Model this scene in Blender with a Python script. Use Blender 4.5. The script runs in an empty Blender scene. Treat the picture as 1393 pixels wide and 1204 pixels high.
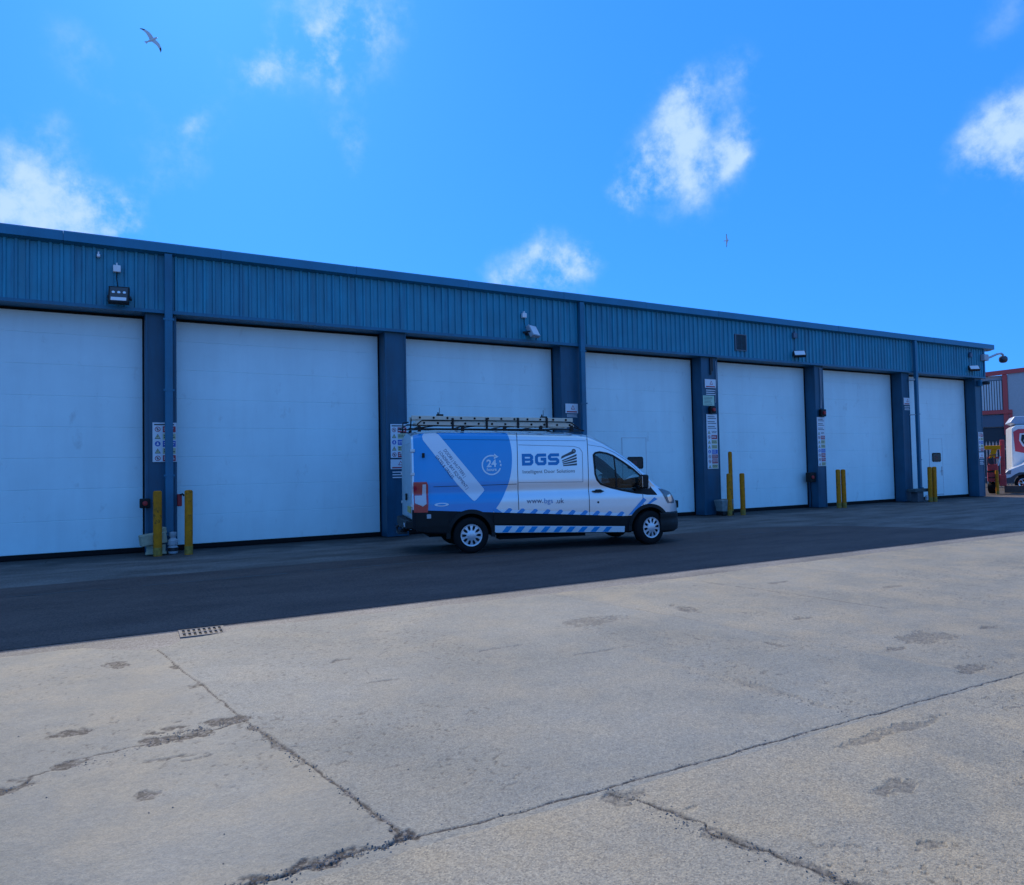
import bpy, bmesh, math, random
import numpy as np
from mathutils import Vector, Matrix
R = math.radians
random.seed(7)
rng = np.random.default_rng(11)

# ---------------------------------------------------------------- camera
YAW, PIT, ROL = 0.52515, 0.034664, -0.020645
CAMPOS = Vector((0.0, -17.1964, 1.62916))
fw = Vector((math.sin(YAW)*math.cos(PIT), math.cos(YAW)*math.cos(PIT), math.sin(PIT)))
rt = Vector((math.cos(YAW), -math.sin(YAW), 0)); up = rt.cross(fw)
r2 = rt*math.cos(ROL) + up*math.sin(ROL); u2 = up*math.cos(ROL) - rt*math.sin(ROL)
scene = bpy.context.scene
cd = bpy.data.cameras.new('camera'); cam = bpy.data.objects.new('camera', cd)
scene.collection.objects.link(cam)
M = Matrix.Identity(4)
for i in range(3):
    M[i][0] = r2[i]; M[i][1] = u2[i]; M[i][2] = -fw[i]; M[i][3] = CAMPOS[i]
cam.matrix_world = M
cd.sensor_width = 36; cd.lens = 36*999.26/1393; cd.clip_start = 0.1; cd.clip_end = 3000
scene.camera = cam

# ---------------------------------------------------------------- light
SUN_AZ = R(8)          # measured from +y towards +x : the sun stands behind the building
SUN_EL = math.atan(6.54/8.44*math.cos(SUN_AZ))
sl = bpy.data.lights.new('sun', 'SUN'); sl.energy = 5.0; sl.angle = R(0.53); sl.color = (1.0, 0.86, 0.66)
so = bpy.data.objects.new('sun', sl); scene.collection.objects.link(so)
sd = Vector((math.sin(SUN_AZ)*math.cos(SUN_EL), math.cos(SUN_AZ)*math.cos(SUN_EL), math.sin(SUN_EL)))
so.rotation_euler = sd.to_track_quat('Z', 'Y').to_euler(); so.location = sd*60

w = bpy.data.worlds.new('World'); scene.world = w; w.use_nodes = True
nt = w.node_tree; N = nt.nodes; L = nt.links; N.clear()
out = N.new('ShaderNodeOutputWorld'); bg = N.new('ShaderNodeBackground')
sky = N.new('ShaderNodeTexSky'); sky.sky_type = 'NISHITA'; sky.sun_disc = False
sky.sun_elevation = SUN_EL; sky.sun_rotation = SUN_AZ; sky.air_density = 1.0; sky.dust_density = 0.4; sky.ozone_density = 3.0
def wmath(op, a, b=None, c=None, clamp=False):
    n = N.new('ShaderNodeMath'); n.operation = op; n.use_clamp = clamp
    for i, v in enumerate((a, b, c)):
        if v is None: continue
        if isinstance(v, (int, float)): n.inputs[i].default_value = v
        else: L.new(v, n.inputs[i])
    return n.outputs[0]
def wmix(fac, a, b, mode='MIX'):
    n = N.new('ShaderNodeMix'); n.data_type = 'RGBA'; n.blend_type = mode
    for s, v in ((n.inputs[0], fac), (n.inputs[6], a), (n.inputs[7], b)):
        if hasattr(v, 'node'): L.new(v, s)
        elif isinstance(v, (int, float)): s.default_value = v
        else: s.default_value = (*v, 1)
    return n.outputs[2]
SKY_TINT = (0.28, 0.86, 1.85)
SKY_FLAT = (0.52, 3.85, 13.6)
tint = wmix(1.0, sky.outputs[0], SKY_TINT, 'MULTIPLY')
skycol = wmix(0.60, tint, SKY_FLAT)
tc = N.new('ShaderNodeTexCoord')
nz = N.new('ShaderNodeTexNoise'); nz.inputs['Scale'].default_value = 13; nz.inputs['Detail'].default_value = 8; nz.inputs['Roughness'].default_value = 0.62
L.new(tc.outputs['Generated'], nz.inputs['Vector'])
nw = N.new('ShaderNodeTexNoise'); nw.inputs['Scale'].default_value = 9; nw.inputs['Detail'].default_value = 6
L.new(tc.outputs['Generated'], nw.inputs['Vector'])
v1 = N.new('ShaderNodeVectorMath'); v1.operation = 'SUBTRACT'; L.new(nw.outputs['Color'], v1.inputs[0]); v1.inputs[1].default_value = (0.5, 0.5, 0.5)
v2 = N.new('ShaderNodeVectorMath'); v2.operation = 'SCALE'; L.new(v1.outputs[0], v2.inputs[0]); v2.inputs['Scale'].default_value = 0.12
v3 = N.new('ShaderNodeVectorMath'); v3.operation = 'ADD'; L.new(tc.outputs['Generated'], v3.inputs[0]); L.new(v2.outputs[0], v3.inputs[1])
BLOBS = [(-0.058,0.955,0.292,0.046,1.00),(-0.020,0.955,0.297,0.038,1.00),(0.016,0.955,0.297,0.034,0.95),(0.050,0.954,0.294,0.024,0.70),(-0.075,0.957,0.281,0.040,1.00),(0.002,0.890,0.455,0.035,0.34),(-0.040,0.927,0.373,0.030,0.32),(0.131,0.864,0.485,0.030,0.30),(0.030,0.913,0.407,0.025,0.30),(0.197,0.850,0.488,0.034,0.68),(0.172,0.869,0.464,0.024,0.55),(0.243,0.813,0.529,0.045,0.62),(0.292,0.805,0.517,0.042,0.62),(0.265,0.832,0.488,0.026,0.58),(0.284,0.864,0.415,0.030,0.62),(0.110,0.914,0.391,0.018,0.55),(0.076,0.931,0.356,0.032,0.42),(0.14,0.90,0.42,0.03,0.30),(0.622,0.694,0.363,0.046,0.95),(0.658,0.647,0.385,0.044,0.90),(0.692,0.617,0.374,0.024,0.80),(0.664,0.597,0.450,0.026,0.55),(0.608,0.661,0.439,0.022,0.55),(0.590,0.728,0.348,0.026,0.70),(0.630,0.647,0.429,0.030,0.70),(0.519,0.812,0.266,0.042,0.80),(0.553,0.793,0.256,0.026,0.70),(0.483,0.838,0.253,0.024,0.70),(0.523,0.798,0.299,0.022,0.35),(0.859,0.394,0.327,0.046,0.80),(0.845,0.424,0.327,0.026,0.60),(0.852,0.384,0.356,0.030,0.50),(0.805,0.381,0.455,0.034,0.30)]
acc = None
for bx, by, bz, br, bs in BLOBS:
    d = N.new('ShaderNodeVectorMath'); d.operation = 'DISTANCE'; L.new(v3.outputs[0], d.inputs[0]); d.inputs[1].default_value = (bx, by, bz)
    q = wmath('DIVIDE', d.outputs['Value'], br*1.2)
    g = wmath('MULTIPLY', wmath('POWER', 2.718, wmath('MULTIPLY', wmath('MULTIPLY', q, q), -1.1)), bs)
    acc = g if acc is None else wmath('ADD', acc, g)
acc = wmath('MINIMUM', wmath('MULTIPLY', acc, 1.12), 1.05)
nn = wmath('MULTIPLY', wmath('SUBTRACT', nz.outputs['Fac'], 0.5), 4.8)
dens = wmath('MULTIPLY', acc, wmath('ADD', 0.74, nn))
mr = N.new('ShaderNodeMapRange'); mr.interpolation_type = 'SMOOTHSTEP'
L.new(dens, mr.inputs[0]); mr.inputs[1].default_value = 0.08; mr.inputs[2].default_value = 1.45; mr.inputs[3].default_value = 0; mr.inputs[4].default_value = 0.85
CLOUD = (6.0, 8.1, 12.0)
col = wmix(mr.outputs[0], skycol, CLOUD)
# unseen broken cloud overhead and behind the viewer, added to whiten light in shade
sx = N.new('ShaderNodeSeparateXYZ'); L.new(tc.outputs['Generated'], sx.inputs[0])
def wmap(s, a, b, c, d):
    q = N.new('ShaderNodeMapRange'); q.interpolation_type = 'SMOOTHSTEP'; L.new(s, q.inputs[0])
    for i, v in enumerate((a, b, c, d)): q.inputs[i+1].default_value = v
    return q.outputs[0]
nb = N.new('ShaderNodeTexNoise'); nb.inputs['Scale'].default_value = 3.2; nb.inputs['Detail'].default_value = 6; L.new(tc.outputs['Generated'], nb.inputs['Vector'])
fill_cloud = wmath('MULTIPLY', wmath('MAXIMUM', wmap(sx.outputs['Y'], .10, -.45, 0, .30), wmap(sx.outputs['Z'], .62, .80, 0, 1)), wmap(nb.outputs['Fac'], .38, .64, .12, .62))
col = wmix(fill_cloud, col, (5.4, 9.0, 11.5))
L.new(col, bg.inputs[0]); bg.inputs[1].default_value = 0.10
L.new(bg.outputs[0], out.inputs[0])
scene.view_settings.view_transform = 'Standard'; scene.view_settings.look = 'None'
scene.view_settings.exposure = 0.0; scene.view_settings.gamma = 1.0
scene.render.engine = 'CYCLES'

# ---------------------------------------------------------------- helpers
COL = scene.collection
MATS = {}
def mat(name, col=(0.5, 0.5, 0.5), rough=0.6, metal=0.0, coat=0.0, emit=None, noise=0.0, nscale=8.0, bump=0.0, bscale=60.0, spec=0.5):
    if name in MATS: return MATS[name]
    m = bpy.data.materials.new(name); m.use_nodes = True; t = m.node_tree
    b = t.nodes['Principled BSDF']
    b.inputs['Base Color'].default_value = (*col, 1); b.inputs['Roughness'].default_value = rough
    b.inputs['Metallic'].default_value = metal; b.inputs['Coat Weight'].default_value = coat; b.inputs['Coat Roughness'].default_value = 0.06
    b.inputs['Specular IOR Level'].default_value = spec
    if noise > 0 or bump > 0:
        tc = t.nodes.new('ShaderNodeTexCoord')
    if noise > 0:
        nz = t.nodes.new('ShaderNodeTexNoise'); nz.inputs['Scale'].default_value = nscale; nz.inputs['Detail'].default_value = 6; nz.inputs['Roughness'].default_value = .62
        t.links.new(tc.outputs['Object'], nz.inputs['Vector'])
        rr = t.nodes.new('ShaderNodeMapRange'); rr.inputs[1].default_value = .3; rr.inputs[2].default_value = .7
        rr.inputs[3].default_value = 1-noise; rr.inputs[4].default_value = 1+noise*.6
        t.links.new(nz.outputs['Fac'], rr.inputs[0])
        mx = t.nodes.new('ShaderNodeVectorMath'); mx.operation = 'SCALE'; mx.inputs[0].default_value = col
        t.links.new(rr.outputs[0], mx.inputs['Scale']); t.links.new(mx.outputs[0], b.inputs['Base Color'])
        r3 = t.nodes.new('ShaderNodeMapRange'); r3.inputs[3].default_value = max(rough-.12, .02); r3.inputs[4].default_value = min(rough+.12, 1)
        t.links.new(nz.outputs['Fac'], r3.inputs[0]); t.links.new(r3.outputs[0], b.inputs['Roughness'])
    if bump > 0:
        n2 = t.nodes.new('ShaderNodeTexNoise'); n2.inputs['Scale'].default_value = bscale; n2.inputs['Detail'].default_value = 4
        t.links.new(tc.outputs['Object'], n2.inputs['Vector'])
        bp = t.nodes.new('ShaderNodeBump'); bp.inputs['Strength'].default_value = bump; bp.inputs['Distance'].default_value = .01
        t.links.new(n2.outputs['Fac'], bp.inputs['Height']); t.links.new(bp.outputs[0], b.inputs['Normal'])
    MATS[name] = m; return m

def weather(m, col, fac, scale, lo, hi, stretch=(1, 1, 1)):
    t = m.node_tree; b = t.nodes['Principled BSDF']; tc = t.nodes.new('ShaderNodeTexCoord'); mp = t.nodes.new('ShaderNodeMapping'); mp.inputs['Scale'].default_value = stretch
    n = t.nodes.new('ShaderNodeTexNoise'); n.inputs['Scale'].default_value = scale; n.inputs['Detail'].default_value = 7; n.inputs['Roughness'].default_value = .66
    r = t.nodes.new('ShaderNodeMapRange'); r.inputs[1].default_value = lo; r.inputs[2].default_value = hi; r.inputs[4].default_value = fac
    x = t.nodes.new('ShaderNodeMix'); x.data_type = 'RGBA'; x.inputs[7].default_value = (*col, 1)
    t.links.new(tc.outputs['Object'], mp.inputs[0]); t.links.new(mp.outputs[0], n.inputs['Vector']); t.links.new(n.outputs['Fac'], r.inputs[0]); t.links.new(r.outputs[0], x.inputs[0])
    if b.inputs['Base Color'].is_linked: t.links.new(b.inputs['Base Color'].links[0].from_socket, x.inputs[6])
    else: x.inputs[6].default_value = b.inputs['Base Color'].default_value
    t.links.new(x.outputs[2], b.inputs['Base Color'])

class MB:
    def __init__(s): s.v = []; s.f = []; s.m = []
    def add(s, vs, fs, mi=0):
        o = len(s.v); s.v += [tuple(v) for v in vs]; s.f += [tuple(i+o for i in f) for f in fs]; s.m += [mi]*len(fs); return s
    def box(s, x0, x1, y0, y1, z0, z1, mi=0, rot=0, tilt=0):
        c = Vector(((x0+x1)/2, (y0+y1)/2, (z0+z1)/2)); hx, hy, hz = (x1-x0)/2, (y1-y0)/2, (z1-z0)/2
        A = Matrix.Rotation(rot, 3, 'Z') @ Matrix.Rotation(tilt, 3, 'X')
        vs = [c + A @ Vector((a*hx, b*hy, d*hz)) for d in (-1, 1) for a, b in ((-1, -1), (1, -1), (1, 1), (-1, 1))]
        return s.add(vs, [(3, 2, 1, 0), (4, 5, 6, 7), (0, 1, 5, 4), (1, 2, 6, 5), (2, 3, 7, 6), (3, 0, 4, 7)], mi)
    def tube(s, pts, r, n=10, mi=0, caps=True):
        pts = [Vector(p) for p in pts]; rs = r if isinstance(r, (list, tuple)) else [r]*len(pts)
        rings = []; prev = None
        for i, p in enumerate(pts):
            d = (pts[min(i+1, len(pts)-1)] - pts[max(i-1, 0)]).normalized()
            if prev is None: a = d.orthogonal().normalized()
            else: a = (prev - d*prev.dot(d)).normalized()
            prev = a; b = d.cross(a)
            rings.append([p + (a*math.cos(2*math.pi*k/n) + b*math.sin(2*math.pi*k/n))*rs[i] for k in range(n)])
        vs = [v for q in rings for v in q]; fs = []
        for i in range(len(pts)-1):
            for k in range(n): fs.append((i*n+k, i*n+(k+1) % n, (i+1)*n+(k+1) % n, (i+1)*n+k))
        if caps: fs.append(tuple(range(n-1, -1, -1))); fs.append(tuple((len(pts)-1)*n+k for k in range(n)))
        return s.add(vs, fs, mi)
    def lathe(s, prof, n=32, axis='Z', c=(0, 0, 0), mi=0):
        # prof: (r, h); axis along Z or Y
        vs = []; fs = []
        for r_, h in prof:
            for k in range(n):
                a = 2*math.pi*k/n
                if axis == 'Z': vs.append((c[0]+r_*math.cos(a), c[1]+r_*math.sin(a), c[2]+h))
                else: vs.append((c[0]+r_*math.cos(a), c[1]+h, c[2]+r_*math.sin(a)))
        for i in range(len(prof)-1):
            for k in range(n): fs.append((i*n+k, i*n+(k+1) % n, (i+1)*n+(k+1) % n, (i+1)*n+k))
        return s.add(vs, fs, mi)
    def prism(s, poly, y0, y1, mi=0, plane='XZ'):
        n = len(poly)
        def P(a, b, y): return (a, y, b) if plane == 'XZ' else ((a, b, y) if plane == 'XY' else (y, a, b))
        vs = [P(a, b, y0) for a, b in poly] + [P(a, b, y1) for a, b in poly]
        fs = [tuple(range(n)), tuple(range(2*n-1, n-1, -1))] + [(i, n+i, n+(i+1) % n, (i+1) % n) for i in range(n)]
        return s.add(vs, fs, mi)
    def build(s, name, mats, parent=None, smooth=False, bevel=0.0, loc=None, normals=True, segs=2):
        me = bpy.data.meshes.new(name); me.from_pydata(s.v, [], s.f)
        if not isinstance(mats, (list, tuple)): mats = [mats]
        for m in mats: me.materials.append(m)
        me.polygons.foreach_set('material_index', s.m)
        if normals:
            bm = bmesh.new(); bm.from_mesh(me); bmesh.ops.recalc_face_normals(bm, faces=bm.faces); bm.to_mesh(me); bm.free()
        if smooth:
            me.polygons.foreach_set('use_smooth', [True]*len(me.polygons))
            if smooth != 'all': me.set_sharp_from_angle(angle=R(35))
        o = bpy.data.objects.new(name, me); COL.objects.link(o)
        if parent: o.parent = parent
        if loc: o.location = loc
        if bevel:
            b = o.modifiers.new('bevel', 'BEVEL'); b.width = bevel; b.segments = segs; b.limit_method = 'ANGLE'; b.angle_limit = R(40); b.harden_normals = False
        return o
def tag(o, label=None, cat=None, group=None, kind=None):
    if label: o['label'] = label
    if cat: o['category'] = cat
    if group: o['group'] = group
    if kind: o['kind'] = kind
    return o
def thing(name, label, cat, loc=(0, 0, 0), rz=0, group=None):
    o = bpy.data.objects.new(name, None); o.empty_display_size = .2; COL.objects.link(o); o.location = loc; o.rotation_euler = (0, 0, rz)
    return tag(o, label, cat, group)
def copy_tree(o, parent=None):
    c = o.copy(); COL.objects.link(c)
    if parent: c.parent = parent
    for ch in list(o.children): copy_tree(ch, c)
    return c

# ---------------------------------------------------------------- shared materials
blue_clad = mat('blue_cladding', (0.018, 0.265, 0.385), .42, 0.0, noise=.16, nscale=1.3)
blue_pier = mat('blue_pier', (0.009, 0.085, 0.15), .45, 0.0, noise=.2, nscale=1.5)
blue_trim = mat('blue_trim', (0.011, 0.14, 0.24), .45, 0.0, noise=.15, nscale=2)
black_rub = mat('black_rubber', (0.010, 0.009, 0.009), .8, noise=.25, nscale=12, spec=.2)
black_pla = mat('black_plastic', (0.013, 0.012, 0.012), .5, noise=.2, nscale=10, spec=.25)
dark_metal = mat('dark_metal', (0.03, 0.03, 0.033), .45, .3)
white_paint = mat('white_plastic', (0.75, 0.75, 0.76), .45, noise=.08)
grey_galv = mat('galvanised', (0.42, 0.44, 0.46), .45, .6, noise=.15, nscale=6)
alu = mat('aluminium', (0.60, 0.53, 0.42), .5, .15, noise=.1, nscale=8)
yellow = mat('bollard_yellow', (0.66, 0.215, 0.010), .7, noise=.3, nscale=7, bump=.15, spec=.15)
red = mat('red_plastic', (0.45, 0.02, 0.02), .45)
cream = mat('cream_concrete', (0.42, 0.37, 0.25), .85, noise=.25, nscale=9, bump=.3)
chrome = mat('chrome', (0.7, 0.7, 0.72), .15, 1.0)
sign_white = mat('sign_white', (0.72, 0.72, 0.74), .4)
sign_red = mat('sign_red', (0.42, 0.025, 0.04), .4)
sign_yellow = mat('sign_yellow', (0.55, 0.52, 0.30), .4)
sign_blue = mat('sign_blue', (0.02, 0.09, 0.42), .4)
sign_black = mat('sign_black', (0.015, 0.015, 0.02), .4)
sign_green = mat('sign_pale_green', (0.42, 0.60, 0.46), .4)
dark_glass = mat('dark_glass', (0.010, 0.011, 0.013), .12, 0, spec=.3)

weather(blue_clad, (.05, .13, .17), .55, 1.6, .42, .68, (2.2, 1, .22)); weather(blue_clad, (.012, .10, .19), .6, 3.5, .50, .70, (2.5, 1, .15))
weather(blue_pier, (.012, .045, .075), .7, 1.8, .46, .70, (2, 2, .3)); weather(blue_trim, (.03, .08, .12), .5, 2.2, .45, .7, (1, 1, .4))
weather(yellow, (.05, .035, .02), .85, 9, .56, .64, (1, 1, .8)); weather(yellow, (.30, .12, .02), .6, 2.5, .45, .65)

# ================================================================ GROUND
def vnoise(x, y, seed=0):
    xi = np.floor(x).astype(np.int64); yi = np.floor(y).astype(np.int64); xf = x-xi; yf = y-yi
    def hsh(a, b):
        n = (a*374761393 + b*668265263 + seed*1442695041) & 0xffffffff
        n = ((n ^ (n >> 13))*1274126177) & 0xffffffff
        return ((n ^ (n >> 16)) & 0xffff)/65535.0
    u = xf*xf*(3-2*xf); v = yf*yf*(3-2*yf)
    return (hsh(xi, yi)*(1-u)+hsh(xi+1, yi)*u)*(1-v)+(hsh(xi, yi+1)*(1-u)+hsh(xi+1, yi+1)*u)*v
def fbm(x, y, o=4, seed=0):
    s = 0; a = .5; t = 0
    for i in range(o): s = s+a*vnoise(x*2**i, y*2**i, seed+i*17); t += a; a *= .5
    return s/t
EDGE = [(-60, -9.02), (-.04, -9.0), (.12, -9.16), (.31, -9.36), (.56, -9.46), (.72, -9.36), (.81, -9.23), (1.23, -9.08), (1.35, -8.97), (2.35, -9.03), (4.1, -9.1), (4.94, -9.17), (6.45, -9.2), (6.55, -9.3), (6.8, -9.27), (6.94, -9.19), (7.7, -9.2), (9.5, -9.13), (12, -9.12), (17, -9.14), (80, -9.2)]
def edge_y(x):
    e = np.interp(x, [a for a, b in EDGE], [b for a, b in EDGE])
    return e + (fbm(x*6, x*0, 4, 3)-.5)*.05
def polydist(x, y, pts):
    d = np.full(x.shape, 1e9)
    for (ax, ay), (bx, by) in zip(pts[:-1], pts[1:]):
        dx, dy = bx-ax, by-ay; t = np.clip(((x-ax)*dx+(y-ay)*dy)/(dx*dx+dy*dy), 0, 1)
        d = np.minimum(d, np.hypot(x-ax-t*dx, y-ay-t*dy))
    return d
def concrete_field(x, y):
    """height, dark wear, warm tint, coarse texture"""
    n1 = fbm(x*9, y*9, 5, 1); n2 = fbm(x*38+5, y*38, 3, 2); n4 = fbm(x*14+3, y*14, 5, 12); n3 = fbm(x*1.3, y*1.3, 3, 5)
    wx = x+(n1-.5)*.09; wy = y+(fbm(x*9+40, y*9, 5, 8)-.5)*.09
    st = np.clip((fbm(x*42+7, y*42, 3, 61)-.40)*5, 0, 1)
    h = (n3-.5)*.006 + (n1-.5)*.0025 + (n2-.5)*.0015
    dark = np.zeros_like(x)
    def crack(pts, wd, depth, dk, warp=.5, rough=0.0):
        nonlocal h, dark
        px = x+(wx-x)*warp; py = y+(wy-y)*warp
        W = wd*(.25+1.3*n4+rough*(n1-.42)*4)
        d = polydist(px, py, pts); m = np.clip((W-d)/(wd*.6)+.2, 0, 1)
        h = h-m*depth*.34*(.8+.35*st); dark = np.maximum(dark, m*dk*((.62+.5*st) if rough else 1.0))
    J = (crack,)
    crack([(.565, -9.48), (.67, -10.32), (.79, -11.14), (.91, -12.1), (1.08, -13.03), (1.23, -14.08)], .008, .016, 1.0, .35)
    crack([(.93, -12.2), (1.0, -12.6), (1.06, -12.95)], .02, .008, .55, 1, 1)
    crack([(1.13, -13.5), (1.23, -14.08)], .02, .010, .6, 1, 1)
    crack([(-3, -12.9), (-.9, -12.75), (-.38, -12.5), (-.25, -12.35), (-.08, -12.2), (.14, -12.19), (.48, -12.13), (.64, -12.15), (.9, -12.0)], .011, .012, .8, 1)
    crack([(-1.5, -12.8), (-.55, -12.6), (-.3, -12.44)], .05, .015, .8, 1, 1)
    crack([(-3, -14.0), (.57, -14.09), (1.25, -14.08)], .036, .022, 1.0, 1, 1)
    crack([(-3, -14.0), (.57, -14.09), (1.25, -14.08)], .016, .02, 1.0, .8)
    crack([(1.2, -14.08), (1.6, -14.13), (2.6, -14.16), (3.8, -14.19), (6.2, -14.26), (9, -14.3), (14, -14.4)], .008, .015, 1.0, .4)
    crack([(5.14, -9.2), (5.35, -10.27), (5.52, -11.47)], .007, .005, .35, .5)
    crack([(5.52, -11.47), (5.75, -12.9), (5.98, -14.2)], .006, .004, .22, .5)
    crack([(9.4, -9.2), (9.8, -11.5), (10.2, -14.4)], .01, .006, .4, .5)
    crack([(7.4, -9.6), (7.56, -11.0), (7.62, -12.2)], .018, .007, .38, 1, 1)
    crack([(2.27, -14.2), (2.36, -14.5), (2.42, -14.85), (2.5, -15.15), (2.6, -15.5), (2.7, -15.9)], .03, .010, .5, 1, 1)
    crack([(2.27, -14.2), (2.36, -14.5), (2.42, -14.85), (2.5, -15.15), (2.6, -15.5), (2.7, -15.9)], .006, .012, .9, 1)
    for (cx, cy, rx, ry, dk) in [(.24, -9.93, .10, .13, .85), (-.1, -11.67, .13, .08, .75), (.44, -11.93, .13, .055, .85), (.49, -12.13, .20, .11, .95), (.8, -12.0, .15, .08, .8), (.36, -12.46, .16, .035, .55), (.57, -12.58, .08, .02, .5), (.28, -12.93, .07, .07, .6), (.73, -11.0, .06, .07, .7), (.66, -10.3, .03, .07, .8), (-.07, -12.26, .12, .06, .8),
            (4.6, -10.85, .42, .18, .55), (5.87, -10.92, .12, .22, .8), (6.5, -12.0, .16, .05, .7), (6.7, -13.2, .34, .2, .55), (6.05, -13.28, .14, .05, .8), (7.5, -13.3, .14, .05, .7), (5.34, -12.6, .05, .12, .6), (5.95, -13.98, .2, .09, .7), (3.5, -14.92, .13, .08, .55), (3.1, -15.33, .07, .05, .6), (2.49, -14.53, .03, .015, .5), (8.1, -10.3, .25, .06, .6), (9.0, -11.4, .2, .07, .6), (4.2, -14.45, .5, .06, .5), (2.3, -14.28, .14, .07, .6), (4.25, -13.6, .05, .5, .25), (9.9, -12.7, .3, .12, .5), (1.9, -10.9, .1, .03, .5), (3.2, -11.3, .3, .02, .4), (2.0, -11.7, .15, .02, .4), (3.9, -11.9, .4, .025, .35)]:
        q = ((wx-cx)/rx)**2+((wy-cy)/ry)**2
        m = np.clip((1.0-q+(n1-.5)*2.6+(n2-.5)*1.6)*2.6, 0, 1)*np.clip(3.5-q*1.6, 0, 1)
        h = h-m*(.004+.0015*st); dark = np.maximum(dark, m*dk*(.72 if cx > 2 else 1.1)*(.62+.42*st))
    pits = np.clip((fbm(x*34, y*34, 3, 31)-.66)*9, 0, 1)*np.clip((fbm(x*1.1, y*1.1, 3, 33)-.42)*4, .12, 1)
    h = h-pits*.003; dark = np.maximum(dark, pits*.42)
    stain = np.clip((fbm(x*.8+9, y*.45, 4, 51)-.48)*2, 0, 1)*.10; dark = np.maximum(dark, stain)
    # slab tints
    lft = x < .58+(-9.48-y)*.143
    near = y < -14.2-.02*(x-2)
    warm = np.where(lft, .30, .06); warm = np.where(near, .75, warm); warm = np.where((x > 5.3+(-10-y)*.13) & ~near, .42, warm)
    coarse = np.where(lft, .35, .75); coarse = np.where(near, .85, coarse)
    # pale rubbed band
    pale = np.clip(1-polydist(wx, wy, [(4.05, -12.0), (4.12, -12.6), (4.2, -13.4), (4.26, -14.2)])/.10, 0, 1)
    warm = warm+pale*.3
    return h, dark, warm, coarse

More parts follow.
